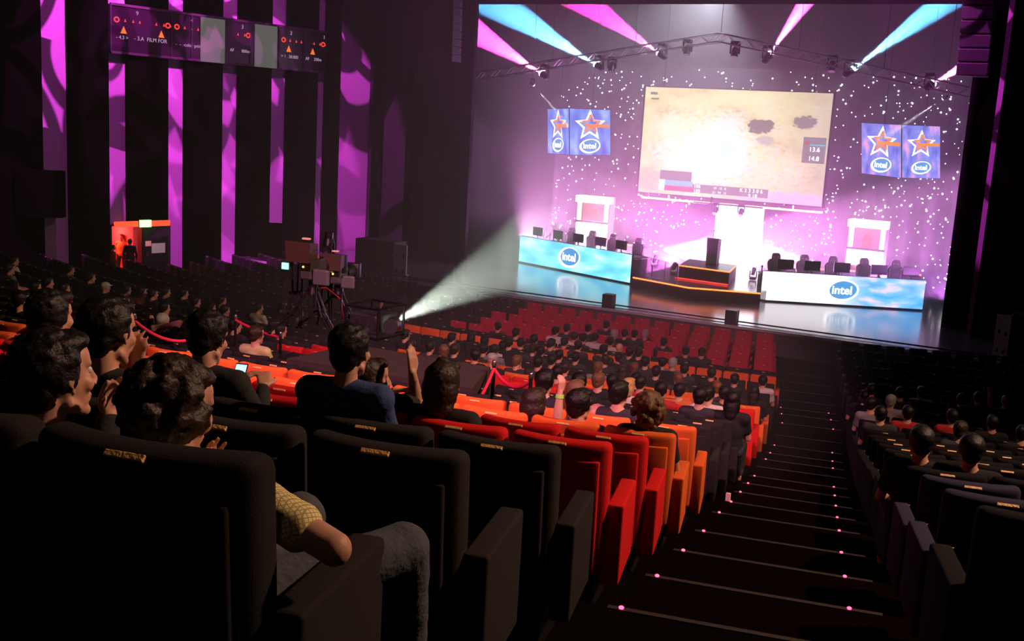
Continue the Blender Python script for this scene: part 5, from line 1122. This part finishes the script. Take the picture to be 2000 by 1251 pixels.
# people at the door
def floor_at(x, y):
    r = math.hypot(x - CX, y - CY)
    for i, rn in enumerate(RN):
        if r > rn: return ROWS[i]['f']
    return 0
def standing(px, py_head, Yw, label, shirt_m, hair, yaw, hcx='k', skin=SKIN, col=None, legsplit=.12, height=1.76, trm=None):
    p = P(px, py_head, Yw); f = floor_at(p.x, p.y) if p.x > XL(p.y) else 0; height = p.z - f + .10; k = height / 1.76
    H = V(0, 0, 1.64); R = rot(0); g = dict(head=H, R=R, neck=V(0, -.03, 1.48), chest=V(0, -.0, 1.26), hip=V(0, 0, .98), sh=(V(-.18, -.02, 1.42), V(.18, -.02, 1.42)), el=(V(-.26, -.04, 1.14), V(.26, -.04, 1.14)), wr=(V(-.24, .06, .90), V(.24, .06, .90)),
        leg=((V(-legsplit, .02, .52), V(-legsplit - .03, 0, .09)), (V(legsplit, .02, .52), V(legsplit + .03, 0, .09))), sleeve=1.2)
    b, s_, tr = figure(g, .013, False); o, so, to = dress(b, s_, tr, hair_mesh(H, R, hair, .012), skin, hcx, shirt_m, trm or CLOTH, label, grp='people at the door')
    o.location = (p.x, p.y, f); o.rotation_euler = (0, 0, math.radians(yaw)); o.scale = (k, k, k); return o
standing(254, 472, 27.2, 'man in a dark suit standing in front of the open red door', BLKCL, 'short', 35)
standing(221, 484, 26.6, 'person in a dark red jacket standing left of the door', mat('dark_red_cloth', (.22, .012, .02), .85), 'short', -20, trm=DENIM)
standing(237, 463, 28.35, 'person in a warm lit orange top standing inside the red doorway', mat('amber_lit_cloth', (.85, .45, .15), .85), 'short', -150)  # yellowish light in the doorway is put into the cloth colour
# ---------------------------------------------------------------- camera deck, cameras, tripods, projector
i = NAMES.index('H'); DZT = DECK_Z
t = thing('camera_deck', 'black raised camera platform built over the seats in mid hall', 'platform', (0, 0, 0)); MB().prism(DECK, DZT - .14, DZT).build('deck_top', mat('deck_board', (.045, .03, .028), .7, bump=.3, bscale=12, var=.4), t)
for k in range(4):
    a, b = DECK[k], DECK[(k + 1) % 4]; n_ = max(2, int(math.dist(a, b) / 1.3))
    for j in range(n_):
        x, y = a[0] + (b[0] - a[0]) * j / n_, a[1] + (b[1] - a[1]) * j / n_; cx_, cy_ = sum(q[0] for q in DECK) / 4, sum(q[1] for q in DECK) / 4; x += (cx_ - x) * .03; y += (cy_ - y) * .03
        MB().tube((x, y, floor_at(x, y)), (x, y, DZT - .14), .03).build('deck_leg', BLACKM, t)
def tripod(p, h, label, spread=.55, grey=STEEL, dark=BLACKM, grp='tripods on the camera deck', double=True):
    t = thing('tripod', label, 'tripod', p, 0, grp)
    for k in range(3):
        a = math.radians(100 + 120 * k); f = V(spread * math.cos(a), spread * math.sin(a), 0); top = V(.07 * math.cos(a), .07 * math.sin(a), h); side = V(-math.sin(a), math.cos(a), 0) * .035
        mb = MB()
        for s_ in ((-1, 1) if double else (0,)): mb.tube(f * .52 + V(0, 0, h * .47) + side * s_, top + side * s_, .014).tube(f + V(0, 0, .02) + side * s_ * .4, f * .50 + V(0, 0, h * .5) + side * s_ * .8, .011)
        mb.rbox(f * .52 + V(0, 0, h * .47), (.09, .05, .05), .01, 1); mb.ell(f + V(0, 0, .02), .025, None, 8, 6); mb.build('leg', dark if k else grey, t, True)
    mb = MB().tube((0, 0, h - .03), (0, 0, h + .06), .09, .07, 14).tube((0, 0, h + .05), (0, 0, h + .14), .06); mb.build('head', dark, t, True)
    MB().tube((.05, 0, h + .1), (.30, -.35, h - .12), .012).build('pan_bar', dark, t, True); return t
def broadcast_camera(p, label, rz, s=1.0, mon=True, glowc=None):
    t = thing('broadcast_camera', label, 'video camera', p, rz, 'broadcast cameras on tripods')
    MB().rbox((0, 0, .16 * s), (.16 * s, .42 * s, .24 * s), .02, 2).build('body', mat('camera_body', (.05, .045, .045), .45), t)
    MB().tube((0, .2 * s, .17 * s), (0, .52 * s, .17 * s), .10 * s, .125 * s, 18).rbox((0, .58 * s, .17 * s), (.30 * s, .14 * s, .24 * s), .01, 1).build('lens', BLACKP, t, True)
    MB().rbox((0, -.05 * s, .31 * s), (.04 * s, .3 * s, .03 * s), .01, 1).box((0, -.18 * s, .29 * s), (.04 * s, .03 * s, .05 * s)).box((0, .08 * s, .29 * s), (.04 * s, .03 * s, .05 * s)).build('handle', mat('handle_tan', (.35, .2, .12), .5), t)
    v = MB().add([(-.16 * s, -.42 * s, .28 * s), (.16 * s, -.42 * s, .28 * s), (.12 * s, -.12 * s, .32 * s), (-.12 * s, -.12 * s, .32 * s), (-.18 * s, -.42 * s, .54 * s), (.18 * s, -.42 * s, .54 * s), (.12 * s, -.12 * s, .50 * s), (-.12 * s, -.12 * s, .50 * s)], [(3, 2, 1, 0), (4, 5, 6, 7), (1, 2, 6, 5), (2, 3, 7, 6), (3, 0, 4, 7), (0, 1, 5, 4)]).build('viewfinder', mat('hood_brown', (.045, .02, .01), .6), t)
    MB().box((0, -.20 * s, .56 * s), (.10 * s, .05 * s, .02 * s)).build('hood_label', mat('hood_label', (.9, .6, .5), .5), v)
    if mon: MB().rbox((.20 * s, -.16 * s, .08 * s), (.22 * s, .06 * s, .20 * s), .02, 2).build('side_monitor', mat('grey_monitor', (.10, .095, .10), .4), t)
    MB().ell((-.03 * s, -.215 * s, .2 * s), .014, None, 8, 6).build('tally_lamp', glow('tally_orange', (1, .35, .08), 5), t)
    if glowc: MB().box((-.24 * s, -.3 * s, .20 * s), (.09 * s, .02 * s, .08 * s)).build('lit_display', glow('teal_display', (.3, .95, .85), 2.2), t); MB().rbox((-.24 * s, -.26 * s, .20 * s), (.15 * s, .06 * s, .13 * s), .01, 1).build('display_housing', BLACKP, t)
    return t
for (px, pyf, pyc, Yt, lab1, lab2, rz, s, gl) in ((612, 705, 548, 11.3, 'tall tripod under the larger broadcast camera', 'large broadcast camera with brown viewfinder hood and teal display', .15, 1.02, True), (662, 700, 556, 11.9, 'tall tripod under the right hand camera', 'broadcast camera with a grey side monitor, right of the larger one', .3, .86, False)):
    a = P(px, pyc, Yt); base = V(a.x, a.y, DZT); h = a.z - DZT - .14; tripod(base, h, lab1, .55); broadcast_camera(V(a.x, a.y, a.z), lab2, rz, s, True, gl)
for (px, Yt, h, lab) in ((578, 11.6, 1.0, 'folded dark tripod standing left of the cameras'), (636, 12.0, 1.15, 'folded grey tripod standing between the cameras')):
    a = P(px, 690, Yt); t = tripod(V(a.x, a.y, DZT), h, lab, .12)
a = P(625, 562, 11.3); b = P(648, 570, 11.6); c = P(668, 600, 11.8); d = P(676, 640, 11.8); e = P(680, 680, 11.8)
e.z = DZT + .02
tag(MB().path([a + (b - a) * 0, a.lerp(b, .5) + V(0, 0, .03), b, b.lerp(c, .6) + V(.05, 0, .03), c, d, e], .012, 6).build('red_cable', mat('red_rubber', (.35, .02, .03), .5), None, True), 'thin red cable looping down from the right hand camera', 'cable')
p = P(742, 690, 12.0); t = thing('beam_projector', 'black caged lamp unit throwing the white beam across the hall', 'stage light', (p.x, 11.85, DZT), 0)
sc_ = 14.2 / F_PX; w_, h_ = 78 * sc_, 62 * sc_
fr = MB()
for x in (-w_ / 2, w_ / 2):
    for y in (-.3, .3): fr.tube((x, y, 0), (x, y, h_), .018)
for z in (.02, h_):
    for x in (-w_ / 2, w_ / 2): fr.tube((x, -.3, z), (x, .3, z), .018)
    for y in (-.3, .3): fr.tube((-w_ / 2, y, z), (w_ / 2, y, z), .018)
fr.build('cage', BLACKM, t, True); MB().rbox((-.02, 0, h_ * .45), (w_ * .82, .5, h_ * .6), .02, 1).build('housing', mat('unit_black', (.03, .03, .034), .3), t)
for k in range(3): MB().box((-w_ * .2 + k * .14, -.255, h_ * .45), (.05, .01, h_ * .35)).build('vent', STEEL, t)
dv = (P(1035, 488, 37) - BSRC).normalized(); lc_ = BSRC - t.location - dv * .12
MB().tube(lc_ - dv * .22, lc_, .10, .11, 18).build('lens_barrel', BLACKP, t, True); MB().tube(lc_, lc_ + dv * .01, .085, .085, 18).build('lens', glow('beam_lens', (.85, 1, .9), 14), t)
# ---------------------------------------------------------------- rope barriers
ROPE = mat('red_velvet_rope', (.7, .02, .07), .7, bump=.3, bscale=150, sheen=.3)
def stanchion(top, label):
    f = floor_at(top.x, top.y); h = top.z - f; t = thing('rope_post', label, 'barrier post', (top.x, top.y, f), 0, 'rope barrier posts')
    MB().tube((0, 0, .03), (0, 0, h), .022).build('pole', BLACKM, t, True); MB().tube((0, 0, 0), (0, 0, .03), .17, .15, 20).build('base', BLACKM, t, True); MB().tube((0, 0, h), (0, 0, h + .03), .03, .03, 12).ell((0, 0, h + .045), .026).build('finial', STEEL, t, True)
def rope(a, b, sag, label):
    pts = [a.lerp(b, k / 12) - V(0, 0, sag * 4 * (k / 12) * (1 - k / 12)) for k in range(13)]; tag(MB().path(pts, .02, 8).build('barrier_rope', ROPE, None, True), label, 'rope', 'red barrier ropes')
s1, s2 = P(965, 714, 11.0), P(1037, 738, 10.6); s3 = P(925, 795, 10.0); stanchion(s1, 'black rope post at the right corner of the camera deck'); stanchion(s2, 'black rope post right of the deck, beside the red seats')
rope(s1 + V(0, 0, -.03), s2 + V(0, 0, -.03), .14, 'red rope slung between the two posts right of the camera deck'); rope(s1 + V(0, 0, -.03), s3, .05, 'red rope dropping from the deck corner post towards the orange seats')
q = [P(262, 622, 9.2), P(375, 660, 9.6), P(460, 622, 12.6), P(548, 656, 12.2)]
for a, lab in zip(q, ('black rope post behind the man in black with clasped hands', 'black rope post left of the phone user', 'black rope post behind the phone user', 'black rope post left of the tripods')): stanchion(a, lab)
rope(q[0] + V(0, 0, -.02), q[1] + V(0, 0, -.02), .10, 'red rope in front of the grey hatted person on the left'); rope(q[2] + V(0, 0, -.02), q[3] + V(0, 0, -.02), .03, 'straight red rope running towards the tripods')
# small note at the stairs
a = PZ(1422, 970, ROWS[NAMES.index('H')]['f'] + .06); tag(MB().rbox((0, 0, 0), (.05, .03, .09), .004, 1).build('row_marker', mat('marker_white', (.85, .6, .55), .5)), 'small white row marker on the seat end by the stairs', 'marker').location = a
